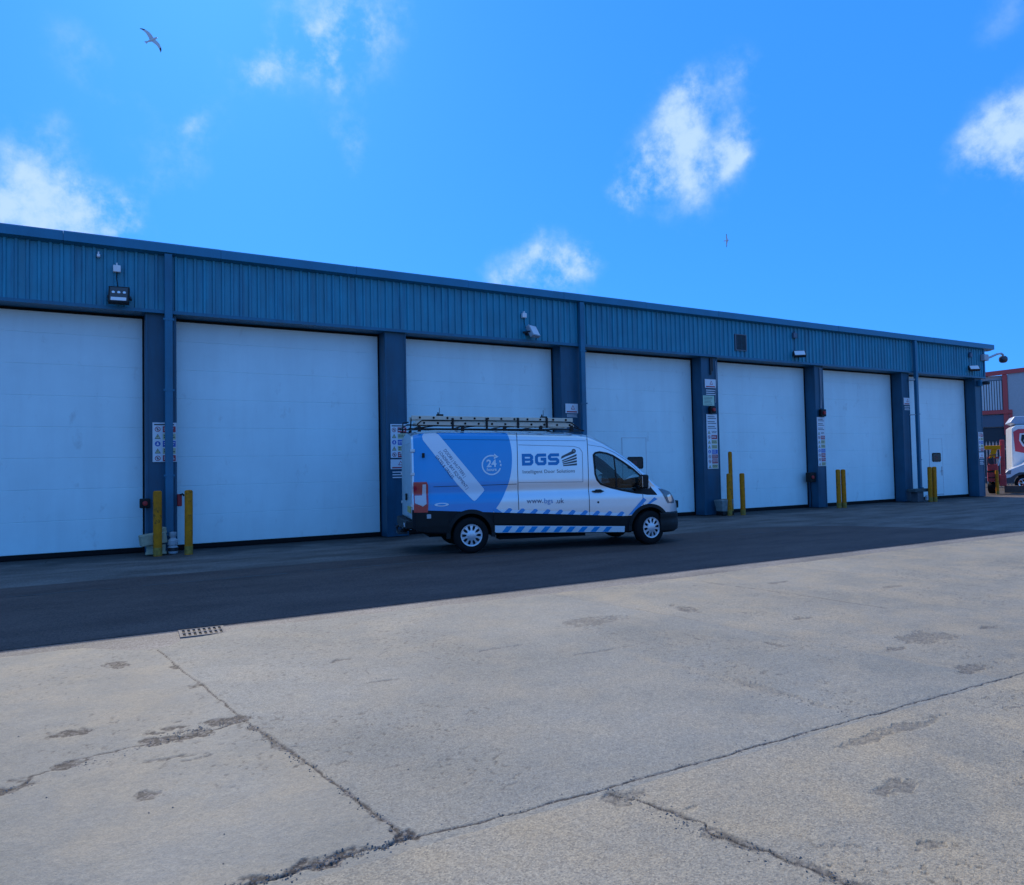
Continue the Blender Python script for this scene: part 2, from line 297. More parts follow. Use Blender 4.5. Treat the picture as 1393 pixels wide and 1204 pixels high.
def concrete_material():
    m = bpy.data.materials.new('concrete_slab'); m.use_nodes = True; t = m.node_tree; n = t.nodes; l = t.links
    b = n['Principled BSDF']; b.inputs['Roughness'].default_value = .82; b.inputs['Specular IOR Level'].default_value = .35
    tc = n.new('ShaderNodeTexCoord')
    def noise(sc, det=5, ro=.6, vec=None):
        q = n.new('ShaderNodeTexNoise'); q.inputs['Scale'].default_value = sc; q.inputs['Detail'].default_value = det; q.inputs['Roughness'].default_value = ro
        l.new(vec or tc.outputs['Object'], q.inputs['Vector']); return q.outputs['Fac']
    def rng_(s, a, b_, c, d):
        q = n.new('ShaderNodeMapRange'); l.new(s, q.inputs[0])
        for i, v in enumerate((a, b_, c, d)): q.inputs[i+1].default_value = v
        return q.outputs[0]
    def mix(f, a, b_, mode='MIX'):
        q = n.new('ShaderNodeMix'); q.data_type = 'RGBA'; q.blend_type = mode
        for s, v in ((q.inputs[0], f), (q.inputs[6], a), (q.inputs[7], b_)):
            if hasattr(v, 'node'): l.new(v, s)
            elif isinstance(v, (int, float)): s.default_value = v
            else: s.default_value = (*v, 1)
        return q.outputs[2]
    at = {}
    for k in ('wear', 'warm', 'coarse'):
        a = n.new('ShaderNodeAttribute'); a.attribute_name = k; at[k] = a.outputs['Fac']
    c0 = mix(at['warm'], (0.232, 0.240, 0.218), (0.300, 0.276, 0.216))
    big = noise(.45, 7, .68); c1 = mix(rng_(big, .36, .62, 0, 1), c0, mix(1.0, c0, (.74, .76, .77), 'MULTIPLY'))
    mid = noise(5, 6, .7); c2 = mix(rng_(mid, .42, .62, 0, .6), c1, mix(1.0, c1, (1.16, 1.12, 1.05), 'MULTIPLY'))
    tanp = noise(1.7, 5, .6); tk = n.new('ShaderNodeMath'); tk.operation = 'MULTIPLY'; l.new(rng_(tanp, .44, .64, 0, 1.0), tk.inputs[0]); l.new(rng_(at['warm'], 0, 1, .25, 1), tk.inputs[1]); c2 = mix(tk.outputs[0], c2, (0.335, 0.288, 0.200))
    # aggregate specks
    vo = n.new('ShaderNodeTexVoronoi'); vo.inputs['Scale'].default_value = 120; l.new(tc.outputs['Object'], vo.inputs['Vector'])
    sp = n.new('ShaderNodeSeparateColor'); l.new(vo.outputs['Color'], sp.inputs[0])
    k = n.new('ShaderNodeMath'); k.operation = 'MULTIPLY'; l.new(rng_(sp.outputs[0], 0, 1, 0, 1), k.inputs[0]); l.new(at['coarse'], k.inputs[1])
    c3 = mix(k.outputs[0], c2, mix(rng_(sp.outputs[1], .3, .7, 0, 1), mix(1.0, c2, (.60, .60, .62), 'MULTIPLY'), mix(1.0, c2, (1.38, 1.36, 1.32), 'MULTIPLY')))
    fin = noise(260, 2, .5); c4 = mix(rng_(fin, .3, .7, 0, .5), c3, mix(1.0, c3, (.6, .6, .62), 'MULTIPLY'))
    gr = noise(24, 5, .75); c4 = mix(rng_(gr, .38, .62, 0, .8), mix(1.0, c4, (.90, .90, .91), 'MULTIPLY'), mix(1.0, c4, (1.10, 1.09, 1.08), 'MULTIPLY'))
    vs = n.new('ShaderNodeTexVoronoi'); vs.inputs['Scale'].default_value = 62; l.new(tc.outputs['Object'], vs.inputs['Vector'])
    s2 = n.new('ShaderNodeSeparateColor'); l.new(vs.outputs['Color'], s2.inputs[0])
    rub = mix(rng_(s2.outputs[0], .62, .97, 0, 1), (0.030, 0.029, 0.030), (0.15, 0.14, 0.13))
    c5 = mix(rng_(at['wear'], 0, .72, 0, .97), c4, rub)
    l.new(c5, b.inputs['Base Color'])
    bp = n.new('ShaderNodeBump'); bp.inputs['Strength'].default_value = .55; bp.inputs['Distance'].default_value = .008
    ad = n.new('ShaderNodeMath'); ad.operation = 'MULTIPLY_ADD'; l.new(noise(95, 4, .65), ad.inputs[0]); ad.inputs[1].default_value = 1.0; l.new(noise(28, 4, .6), ad.inputs[2])
    l.new(ad.outputs[0], bp.inputs['Height']); l.new(bp.outputs[0], b.inputs['Normal'])
    return m
conc = concrete_material()

def grid_obj(name, X, Y, Zf, attrs, m):
    nr, nc = X.shape
    me = bpy.data.meshes.new(name); me.vertices.add(nr*nc)
    co = np.stack([X, Y, Zf], -1).reshape(-1, 3).astype(np.float32); me.vertices.foreach_set('co', co.ravel())
    idx = np.arange(nr*nc).reshape(nr, nc)
    q = np.stack([idx[:-1, :-1], idx[:-1, 1:], idx[1:, 1:], idx[1:, :-1]], -1).reshape(-1, 4)
    me.loops.add(q.size); me.polygons.add(len(q))
    me.loops.foreach_set('vertex_index', q.ravel().astype(np.int32))
    me.polygons.foreach_set('loop_start', np.arange(0, q.size, 4, dtype=np.int32))
    me.polygons.foreach_set('use_smooth', np.ones(len(q), dtype=bool))
    me.update(calc_edges=True)
    for k, a in attrs.items():
        at = me.attributes.new(k, 'FLOAT', 'POINT'); at.data.foreach_set('value', a.ravel().astype(np.float32))
    me.materials.append(m); o = bpy.data.objects.new(name, me); COL.objects.link(o); return o

NC, NR = 1650, 760
tt = np.linspace(-.2, 2.45, NC); dd = 1.1*(8.75/1.1)**np.linspace(0, 1, NR)
D, T = np.meshgrid(dd, tt, indexing='ij')
X = D*T; Y = D+CAMPOS.y
h, dark, warm, coarse = concrete_field(X, Y)
ey = edge_y(X); over = Y-ey
zz = h + np.where(over > 0, -np.clip(over*1.2, 0, .03), 0)
fade = np.ones_like(X); k = 6
for i in range(k):
    f_ = i/k; fade[i, :] = np.minimum(fade[i, :], f_); fade[:, i] = np.minimum(fade[:, i], f_); fade[:, -1-i] = np.minimum(fade[:, -1-i], f_)
zz = zz*fade + (-.027)*(1-fade)
dark = np.maximum(dark, np.clip(1-np.abs(over+.012)/.014, 0, 1)*.5*fbm(X*12, Y*12, 3, 77))
o = grid_obj('concrete_yard', X, Y, zz, {'wear': dark, 'warm': warm, 'coarse': coarse}, conc)
tag(o, kind='structure')
# the rest of the yard round it (a hand's breadth lower is hidden by its own edge)
bx = np.linspace(-160, 220, 120); by = np.concatenate([np.linspace(-160, -20, 30), np.linspace(-19.5, -9.05, 24)])
Y2, X2 = np.meshgrid(by, bx, indexing='ij')
o = grid_obj('outer_yard', X2, Y2, np.full_like(X2, -.024), {'wear': np.clip((fbm(X2*.8+9, Y2*.45, 4, 51)-.52)*3, 0, 1)*.12, 'warm': np.full_like(X2, .4), 'coarse': np.full_like(X2, .7)}, conc)
tag(o, kind='structure')

def tarmac_material(name, ca, cb, streak=True):
    m = bpy.data.materials.new(name); m.use_nodes = True; t = m.node_tree; n = t.nodes; l = t.links
    b = n['Principled BSDF']; tc = n.new('ShaderNodeTexCoord')
    mp = n.new('ShaderNodeMapping'); mp.inputs['Scale'].default_value = (.42, 1.25, 1); l.new(tc.outputs['Object'], mp.inputs[0])
    a = n.new('ShaderNodeTexNoise'); a.inputs['Scale'].default_value = 1.3; a.inputs['Detail'].default_value = 7; a.inputs['Roughness'].default_value = .62; l.new(mp.outputs[0], a.inputs['Vector'])
    r_ = n.new('ShaderNodeMapRange'); r_.inputs[1].default_value = .36; r_.inputs[2].default_value = .66; l.new(a.outputs['Fac'], r_.inputs[0])
    mx = n.new('ShaderNodeMix'); mx.data_type = 'RGBA'; l.new(r_.outputs[0], mx.inputs[0]); mx.inputs[6].default_value = (*ca, 1); mx.inputs[7].default_value = (*cb, 1)
    f = n.new('ShaderNodeTexVoronoi'); f.inputs['Scale'].default_value = 90; l.new(tc.outputs['Object'], f.inputs['Vector'])
    sc = n.new('ShaderNodeSeparateColor'); l.new(f.outputs['Color'], sc.inputs[0])
    r3 = n.new('ShaderNodeMapRange'); r3.inputs[3].default_value = .55; r3.inputs[4].default_value = 1.5; l.new(sc.outputs[0], r3.inputs[0])
    sm = n.new('ShaderNodeVectorMath'); sm.operation = 'SCALE'; l.new(mx.outputs[2], sm.inputs[0]); l.new(r3.outputs[0], sm.inputs['Scale']); l.new(sm.outputs[0], b.inputs['Base Color'])
    b.inputs['Roughness'].default_value = .8; b.inputs['Specular IOR Level'].default_value = .3
    bp = n.new('ShaderNodeBump'); bp.inputs['Strength'].default_value = .5; bp.inputs['Distance'].default_value = .006
    g = n.new('ShaderNodeTexNoise'); g.inputs['Scale'].default_value = 110; g.inputs['Detail'].default_value = 3; l.new(tc.outputs['Object'], g.inputs['Vector'])
    l.new(g.outputs['Fac'], bp.inputs['Height']); l.new(bp.outputs[0], b.inputs['Normal'])
    return m
def wall_foot_tone(m):  # darkens the tarmac colour towards the wall, with a noisy edge
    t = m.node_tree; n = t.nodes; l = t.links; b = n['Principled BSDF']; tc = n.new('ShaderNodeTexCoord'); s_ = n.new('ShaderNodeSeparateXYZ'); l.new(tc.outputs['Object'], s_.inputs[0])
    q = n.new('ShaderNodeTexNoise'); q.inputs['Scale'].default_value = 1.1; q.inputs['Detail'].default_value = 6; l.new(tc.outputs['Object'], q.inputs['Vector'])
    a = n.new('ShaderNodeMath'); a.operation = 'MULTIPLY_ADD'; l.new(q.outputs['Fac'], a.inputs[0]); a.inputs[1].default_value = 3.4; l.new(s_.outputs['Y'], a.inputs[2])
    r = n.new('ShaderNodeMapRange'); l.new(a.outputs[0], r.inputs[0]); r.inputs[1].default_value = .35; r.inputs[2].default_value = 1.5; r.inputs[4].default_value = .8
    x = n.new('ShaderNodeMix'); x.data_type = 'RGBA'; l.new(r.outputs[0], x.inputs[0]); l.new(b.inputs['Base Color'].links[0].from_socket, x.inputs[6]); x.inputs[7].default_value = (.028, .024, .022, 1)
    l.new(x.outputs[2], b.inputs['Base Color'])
tar_old = tarmac_material('old_tarmac', (0.105, 0.074, 0.060), (0.205, 0.158, 0.134))
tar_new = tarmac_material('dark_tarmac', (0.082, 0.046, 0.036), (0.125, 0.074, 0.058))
def sheet(name, poly, z, m):
    me = bpy.data.meshes.new(name); me.from_pydata([(x, y, z) for x, y in poly], [], [tuple(range(len(poly)))]); me.materials.append(m)
    o = bpy.data.objects.new(name, me); COL.objects.link(o); return tag(o, kind='structure')
sheet('ground', [(-1500, -1500), (1500, -1500), (1500, 1500), (-1500, 1500)], -.06, mat('far_ground', (.14, .14, .13), .9, noise=.3, nscale=.05))
wall_foot_tone(tar_old)
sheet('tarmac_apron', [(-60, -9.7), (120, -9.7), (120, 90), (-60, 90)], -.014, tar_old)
sheet('sunlit_tarmac_strip', [(-60, -9.65), (110, -9.65), (110, -8.72), (-60, -8.72)], -.0115, tarmac_material('sunlit_tarmac', (0.115, 0.112, 0.105), (0.19, 0.182, 0.17)))  # lit copy of the old tarmac, coloured greyer where the sun falls
# darker resurfaced strip with an uneven margin, front edge ended at the shadow line
xs = np.linspace(-40, 14.6, 220)
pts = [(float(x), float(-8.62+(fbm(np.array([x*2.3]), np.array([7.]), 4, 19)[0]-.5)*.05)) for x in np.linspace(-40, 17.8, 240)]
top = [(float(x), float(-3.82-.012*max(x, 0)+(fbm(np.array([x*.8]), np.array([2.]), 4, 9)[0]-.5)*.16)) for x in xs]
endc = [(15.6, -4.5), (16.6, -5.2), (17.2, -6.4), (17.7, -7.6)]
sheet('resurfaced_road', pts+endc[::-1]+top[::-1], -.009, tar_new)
# faint older seam line in the dark strip
mbx = MB(); 
for a in range(60):
    x0 = -6+a*.42
    if random.random() < .25: continue
    y0 = -4.92-.02*x0+random.uniform(-.012, .012); mbx.add([(x0, y0, -.005), (x0+.42, y0-.008, -.005), (x0+.42, y0+.03+random.uniform(0, .03), -.005), (x0, y0+.035, -.005)], [(0, 1, 2, 3)])
tag(mbx.build('road_seam', mat('seam_tar', (.10, .10, .10), .85, noise=.4, nscale=5), normals=False), kind='structure')

# drain grate
g = thing('drain_grate', 'small iron drain grate of slotted bars at the edge of the concrete', 'drain grate', (1.04, -8.9, -.0125), R(-3))
fr = MB(); iron = mat('cast_iron', (.15, .145, .14), .85, 0, noise=.3, nscale=20)
for a in ((-.22, .22, -.19, -.165), (-.22, .22, .165, .19), (-.22, -.2, -.165, .165), (.2, .22, -.165, .165), (-.2, .2, -.012, .012)): fr.box(a[0], a[1], a[2], a[3], 0, .014)
fr.build('frame', iron, g)
br = MB()
for i in range(9):
    x0 = -.2+.4*i/8.0
    for s0, s1 in ((-.165, -.012), (.012, .165)): br.box(x0-.012, x0+.012, s0, s1, .0, .012)
br.build('bars', iron, g); MB().box(-.2, .2, -.165, .165, .0005, .002).build('sump', mat('sump_black', (.003, .003, .003), .9), g)

# ================================================================ BUILDING
B = thing('industrial_unit', 'long low blue industrial building with corrugated cladding and a row of white doors', 'building')
XE = 33.55; XL = -9.5; ZF = 5.06; ZR = 6.54; REC = .434
PRx = [-3.65, 1.67, 6.94, 12.32, 17.72, 22.97, 28.18, 33.42]     # right edge of each pier
PLx = [-4.27, 1.07, 6.38, 11.60, 17.0, 22.50, 27.68, 32.93]      # left edge
# corrugated fascia cladding
def corrugate(x0, x1, z0, z1, y, pitch=.19, dp=.036):
    vs = []; x = x0; prof = [(0, 0), (.10, 0), (.116, dp), (.160, dp), (.176, 0), (.19, 0)]
    P = []
    while x < x1:
        for px, py in prof[:-1]:
            if x+px <= x1: P.append((x+px, y-py))
        x += pitch
    P.append((x1, y)); m = MB()
    for a, b in P: vs += [(a, b, z0), (a, b, z1)]
    m.add(vs, [(2*i, 2*i+2, 2*i+3, 2*i+1) for i in range(len(P)-1)]); return m
corrugate(XL, XE, ZF+.06, ZR-.2, -.08).build('wall_cladding', blue_clad, B, normals=False)
MB().box(XL, XE+.02, -.135, -.10+.04, ZF, ZF+.07).box(XL, XE+.02, -.06, REC+.02, ZF+.005, ZF+.02).build('cladding_drip_trim', blue_trim, B)
fl = MB()
for i, (a, b) in enumerate(((-9.5, -6.4), (-6.4, -3.4), (-3.4, -.4), (-.4, 2.55), (2.55, 5.6), (5.6, 8.6), (8.6, 11.6), (11.6, 14.6), (14.6, 17.6), (17.6, 20.6), (20.6, 23.6), (23.6, 26.6), (26.6, 29.6), (29.6, 34.12))):
    dz = .004*(i % 2); fl.prism([(-.26-dz, ZR-.20), (-.26-dz, ZR-.025+dz), (-.242, ZR+dz), (.5, ZR+.02+dz), (.5, ZR-.2), (-.0, ZR-.25), (-.10, ZR-.235)], a, b-.006, plane='YZ')
fl.build('roof_flashing', mat('blue_flashing', (0.014, 0.17, 0.30), .42, noise=.15, nscale=2), B)
MB().prism([(.45, ZR-.04), (20, ZR+.3), (20, ZR+.1), (.45, ZR-.2)], XL, XE+.4, plane='YZ').build('roof', mat('roof_sheet', (.25, .27, .3), .6, noise=.2), B)
sw = corrugate(.0, 20, 0, ZR-.1, 0)      # gable end wall turned to face the right
sw.v = [(XE-.1-b, a+.02, c) for a, b, c in sw.v]
sw.box(XL-.1, XL, 0, 20, 0, ZR-.1).box(XL, XE-.12, 19.9, 20, 0, ZR)
sw.build('side_wall', blue_clad, B)
MB().box(XE-.06, XE+.03, -.13, .06, ZF, ZR-.2).build('corner_trim', blue_trim, B, bevel=.006)
for i, (a, b) in enumerate(zip(PLx, PRx)):
    p_ = MB(); p_.box(a, b, 0, REC+.3, 0, ZF+.01)
    # folded edges of the sheet casing
    p_.box(a, a+.05, -.012, .0, 0, ZF).box(b-.05, b, -.012, .0, 0, ZF)
    p_.build('pier', blue_pier, B, bevel=.012)
MB().box(XL, XE-.2, REC+.30, REC+.4, 0, ZF+.2).build('inner_wall', black_rub, B)

# sectional doors
def door_material():
    m = mat('door_white', (0.70, 0.85, 0.85), .38, noise=.07, nscale=.7)
    t = m.node_tree
    tc = t.nodes.new('ShaderNodeTexCoord'); wv = t.nodes.new('ShaderNodeTexNoise'); wv.inputs['Scale'].default_value = 260
    mp = t.nodes.new('ShaderNodeMapping'); mp.inputs['Scale'].default_value = (.35, 1, 1)
    t.links.new(tc.outputs['Object'], mp.inputs[0]); t.links.new(mp.outputs[0], wv.inputs['Vector'])
    bp = t.nodes.new('ShaderNodeBump'); bp.inputs['Strength'].default_value = .12; bp.inputs['Distance'].default_value = .002
    t.links.new(wv.outputs['Fac'], bp.inputs['Height']); t.links.new(bp.outputs[0], t.nodes['Principled BSDF'].inputs['Normal'])
    return m
door_m = door_material(); weather(door_m, (.45, .50, .51), .2, 1.3, .46, .74, (1.6, 1, .18)); weather(door_m, (.30, .29, .27), .35, 2.4, .60, .74, (1, 1, .6))
def door(x0, x1, wicket=None):
    z0, PH = .10, .64
    d = MB(); z = z0; y = REC
    prof = []
    while z < ZF+.1:
        zt = min(z+PH, ZF+.12)
        prof += [(y+.006, z), (y+.001, z+.005), (y, z+.010), (y, zt-.009), (y+.001, zt-.005), (y+.006, zt)]
        z = zt
    vs = [];
    for a, b in prof: vs += [(x0, a, b), (x1, a, b)]
    d.add(vs, [(2*i, 2*i+1, 2*i+3, 2*i+2) for i in range(len(prof)-1)])
    d.box(x0, x1, y+.012, y+.055, z0, ZF+.1)
    D_ = d.build('sectional_door', door_m, B, normals=False)
    MB().box(x0, x1, y+.004, y+.05, .0, z0-.003).build('bottom_seal', black_rub, D_)
    MB().box(x0-.001, x0+.03, y-.03, y-.002, 0, ZF).box(x1-.03, x1-.001, y-.03, y-.002, 0, ZF).box(x0+.03, x1-.03, y-.03, y-.002, ZF-.05, ZF).build('door_seal', black_rub, D_)
    if wicket is not None:
        a = wicket; b = a+.92; yy = y-.006; wd = MB()
        wd.box(a, b, yy-.004, yy+.005, .16, 2.47)
        W_ = wd.build('wicket_door', door_m, D_, bevel=.004)
        gm = mat('door_gap', (.10, .11, .12), .6)
        MB().box(a-.016, a-.001, yy-.007, yy+.004, .14, 2.49).box(b+.001, b+.016, yy-.007, yy+.004, .14, 2.49).box(a-.001, b+.001, yy-.007, yy+.004, 2.472, 2.487).box(a, b, yy-.010, yy-.004, .16, .19).build('door_frame', mat('alu_edge', (.5, .52, .54), .4, .5), W_)
        # rounded window
        def rr(cx, cz, hw, hh, r_, n=6):
            P = []
            for sx, sz, a0 in ((1, 1, 0), (-1, 1, 90), (-1, -1, 180), (1, -1, 270)):
                for k_ in range(n+1):
                    an = R(a0+90*k_/n); P.append((cx+sx*(hw-r_)+r_*math.cos(an), cz+sz*(hh-r_)+r_*math.sin(an)))
            return P
        fw_ = MB(); fw_.prism(rr(a+.48, 1.71, .31, .185, .07), yy-.022, yy-.006); WF = fw_.build('window_frame', black_pla, W_, bevel=.004)
        MB().prism(rr(a+.48, 1.71, .26, .14, .05), yy-.0245, yy-.0225).build('window_pane', dark_glass, WF)
        MB().box(a+.38, a+.54, yy-.026, yy-.0248, 1.64, 1.77).build('window_sticker', mat('dull_red', (.09, .02, .02), .5), WF)
        MB().box(b-.10, b-.06, yy-.018, yy-.005, .95, 1.32).box(b-.20, b-.07, yy-.05, yy-.028, 1.13, 1.155).box(b-.09, b-.07, yy-.03, yy-.015, 1.13, 1.155).build('handle', grey_galv, W_, bevel=.004)
    return D_
doors = []
for i in range(len(PRx)-1):
    doors.append(door(PRx[i]+.002, PLx[i+1]-.002, {3: 14.08, 6: 30.12}.get(i+0-0) if False else ({4: 14.08}.get(i+1) if i == 3 else ({7: 30.12}.get(i+1) if i == 6 else None))))
# the door in view to the right of pier index 3 starts at 12.32: index 3 ; last one starts at 28.18: index 6

# square rainwater downpipes
pipe_m = blue_trim
def downpipe(x, wd, y0, y1, zb, label=None):
    m = MB(); m.box(x-wd/2, x+wd/2, y0, y1, zb, ZR-.22)
    z = zb+1.2
    m.box(x-wd/2, x+wd/2, y0-.05, y0+.02, zb-.0, zb+.05)
    P_ = m.build('downpipe', pipe_m, B, bevel=.012)
    for z in (1.6, 3.4, 4.9): MB().box(x-wd/2-.03, x+wd/2+.03, y0-.006, y0+.02, z, z+.04).build('bracket', pipe_m, P_)
downpipe(1.50, .15, -.25, -.135, .35); downpipe(12.22, .15, -.25, -.135, .2); downpipe(28.30, .13, -.28, -.16, .5)
MB().tube([(28.23, -.22, 4.78), (28.10, -.05, 4.78)], .04).build('downpipe_bracket', grey_galv, B); MB().tube([(28.26, -.22, 3.4), (28.14, .0, 3.4)], .02).build('downpipe_bracket', grey_galv, B)
# louvred vent
V = MB().box(18.44, 18.97, -.14, -.10, 5.34, 5.37).box(18.44, 18.97, -.14, -.10, 5.86, 5.89).box(18.44, 18.48, -.14, -.10, 5.37, 5.86).box(18.93, 18.97, -.14, -.10, 5.37, 5.86).build('vent_frame', mat('vent_grey', (.10, .14, .18), .6), B)
lv = MB()
for i in range(11): z = 5.38+i*.044; lv.add([(18.48, -.135, z), (18.93, -.135, z), (18.93, -.115, z+.04), (18.48, -.115, z+.04)], [(0, 1, 2, 3)])
lv.build('louvres', mat('louvre_dark', (.03, .045, .06), .6), V, normals=False)
# exposed conduit on the fourth pier from the van's left etc.
MB().box(17.37, 17.43, -.05, -.0135, 4.5, ZF-.02).box(17.46, 17.50, -.04, -.0135, 4.62, ZF-.02).build('conduit', dark_metal, B)
cb = MB(); cm_ = mat('cable_grey', (.35, .38, .42), .5); cb.tube([(17.63, -.03, 4.95), (17.64, -.035, 4.4), (17.6, -.03, 3.95), (17.57, -.03, 3.6)], .011, 6)
cb.build('cable', cm_, B); MB().tube([(22.78, -.03, 5.0), (22.80, -.03, 4.2), (22.76, -.03, 3.55)], .013, 6).build('cable', cm_, B); MB().tube([(22.85, -.03, 5.0), (22.86, -.03, 4.0), (22.80, -.03, 3.55)], .009, 6).build('cable', cm_, B)

# ---------------------------------------------------------------- wall mounted things
def floodlight(name, label, x, z, w_, h_, body, glassm, tilt, yawr=0, leds=0):
    t = thing(name, label, 'floodlight', (x, -.14, z), yawr, 'floodlights on the cladding')
    b = MB(); b.box(-w_/2, w_/2, -.05, .05, -h_/2, h_/2)
    for k_ in range(5): b.box(-w_/2+.03+k_*(w_-.06)/5, -w_/2+.045+k_*(w_-.06)/5, .05, .085, -h_/2+.02, h_/2-.02)
    H = b.build('housing', body, t, bevel=.012); H.location = (0, -.20, .03); H.rotation_euler = (tilt, 0, 0)
    MB().box(-w_/2+.03, w_/2-.03, -.056, -.051, -h_/2+.03, h_/2-.03).build('lens', glassm, H)
    if leds:
        for k_ in range(leds):
            l_ = MB(); l_.lathe([(0, -.002), (.028, -.002), (.032, .003)], 12, 'Y', (-.1+k_*.1, -.062, .04))
            l_.build('led', chrome, H)
        MB().box(-w_/2+.05, w_/2-.05, -.062, -.0565, -h_/2+.035, -h_/2+.11).build('reflector', sign_white, H)
    y_ = MB(); y_.box(-w_/2-.025, -w_/2-.01, -.22, .0, -.015, .025).box(w_/2+.01, w_/2+.025, -.22, .0, -.015, .025).box(-w_/2-.025, w_/2+.025, .0, .015, -.02, .03)
    y_.box(-.05, .05, .015, .06, -.05, .05)
    y_.build('bracket', dark_metal, t); return t
flg = mat('flood_glass', (.16, .19, .20), .12, spec=.6); pale = mat('flood_pale', (.72, .74, .78), .3)
floodlight('floodlight', 'big square black floodlight with three lamps on the blue cladding, left', .60, 5.28, .38, .38, black_pla, mat('flood_dark', (.05, .055, .06), .2), R(-22), R(-8), 3)
floodlight('floodlight', 'silvery floodlight above the white door behind the van', 10.44, 5.30, .36, .34, grey_galv, pale, R(-28), R(24))
floodlight('floodlight', 'small pale floodlight on the cladding near the louvred vent', 21.5, 5.34, .40, .26, dark_metal, pale, R(-40), R(-38))
floodlight('floodlight', 'small pale floodlight nearest the far right corner of the building', 32.5, 5.40, .40, .26, dark_metal, pale, R(-40), R(-38))
def jbox(label, x, z, m, s=.07, cable=None):
    t = thing('junction_box', label, 'junction box', (x, -.14, z), 0, 'junction boxes on the cladding')
    MB().box(-s, s, -.07, .025, -s, s).build('box', m, t, bevel=.012)
    MB().box(-.012, .012, -.05, .02, s, s+.05).build('gland', m, t)
    if cable: MB().tube([(0, -.04, -s), (-.01, -.045, -s-.12), (.03, -.05, cable)], .008, 6).build('cable', black_rub, t)
jbox('white junction box with a cable above the big black floodlight', .54, 5.90, white_paint, .07, -.45)
jbox('white junction box with a cable above the silvery floodlight', 10.33, 5.78, white_paint, .065, -.35)
jbox('blue grey junction box above the floodlight near the vent', 21.32, 6.03, mat('boxgrey', (.08, .12, .18), .5), .09)
jbox('blue grey junction box above the last floodlight on the right', 32.4, 6.0, MATS['boxgrey'], .08)
jbox('tiny white box high on the cladding at the far left', .21, 6.13, white_paint, .03)

# CCTV
t = thing('security_camera', 'domed security camera on a curved arm at the building corner', 'security camera', (33.45, -.16, 5.92), 0, 'cameras at the corner')
MB().box(-.18, .16, -.12, .06, -.1, .17).build('mount_box', mat('cctv_grey', (.35, .40, .46), .4), t, bevel=.02)
MB().tube([(.1, -.05, .0), (.35, -.12, .08), (.65, -.2, .20), (.9, -.25, .24), (1.03, -.25, .2), (1.05, -.25, .1)], .045, 10).build('arm', MATS['cctv_grey'], t, smooth=True)
MB().lathe([(0.0, .14), (.1, .13), (.16, .07), (.17, 0), (.17, -.02), (.15, -.1), (.1, -.15), (0.0, -.17)], 40, 'Z', (1.05, -.25, 0)).build('dome', mat('cctv_dark', (.05, .06, .075), .2), t, smooth=True)
t = thing('security_camera', 'small dark box camera under the cladding on the last pier', 'security camera', (33.3, -.14, 4.84), 0, 'cameras at the corner')
MB().box(-.08, .1, -.25, .0, -.06, .07).build('body', dark_metal, t, bevel=.015); MB().box(-.2, -.05, -.03, .12, -.12, .14).build('mount_box', blue_trim, t, bevel=.01)
MB().lathe([(0, -.02), (.04, -.02), (.045, 0)], 14, 'Y', (.01, -.255, 0)).build('lens', dark_glass, t)

# safety signs ----------------------------------------------------------------
def tri(m, cx, cz, s, y, mi): m.add([(cx-s, y, cz-s*.85), (cx+s, y, cz-s*.85), (cx, y, cz+s*.95)], [(0, 1, 2)], mi)
def disc(m, cx, cz, r_, y, mi, n=18, r0=0):
    if r0: 
        vs = []
        for k_ in range(n):
            a = 2*math.pi*k_/n; vs += [(cx+r_*math.cos(a), y, cz+r_*math.sin(a)), (cx+r0*math.cos(a), y, cz+r0*math.sin(a))]
        m.add(vs, [(2*k_, (2*k_+2) % (2*n), (2*k_+3) % (2*n), 2*k_+1) for k_ in range(n)], mi)
    else: m.add([(cx+r_*math.cos(2*math.pi*k_/n), y, cz+r_*math.sin(2*math.pi*k_/n)) for k_ in range(n)], [tuple(range(n))], mi)
def quad(m, x0, x1, z0, z1, y, mi): m.add([(x0, y, z0), (x1, y, z0), (x1, y, z1), (x0, y, z1)], [(0, 1, 2, 3)], mi)
SM = [sign_white, sign_red, sign_yellow, sign_blue, sign_black, sign_green]
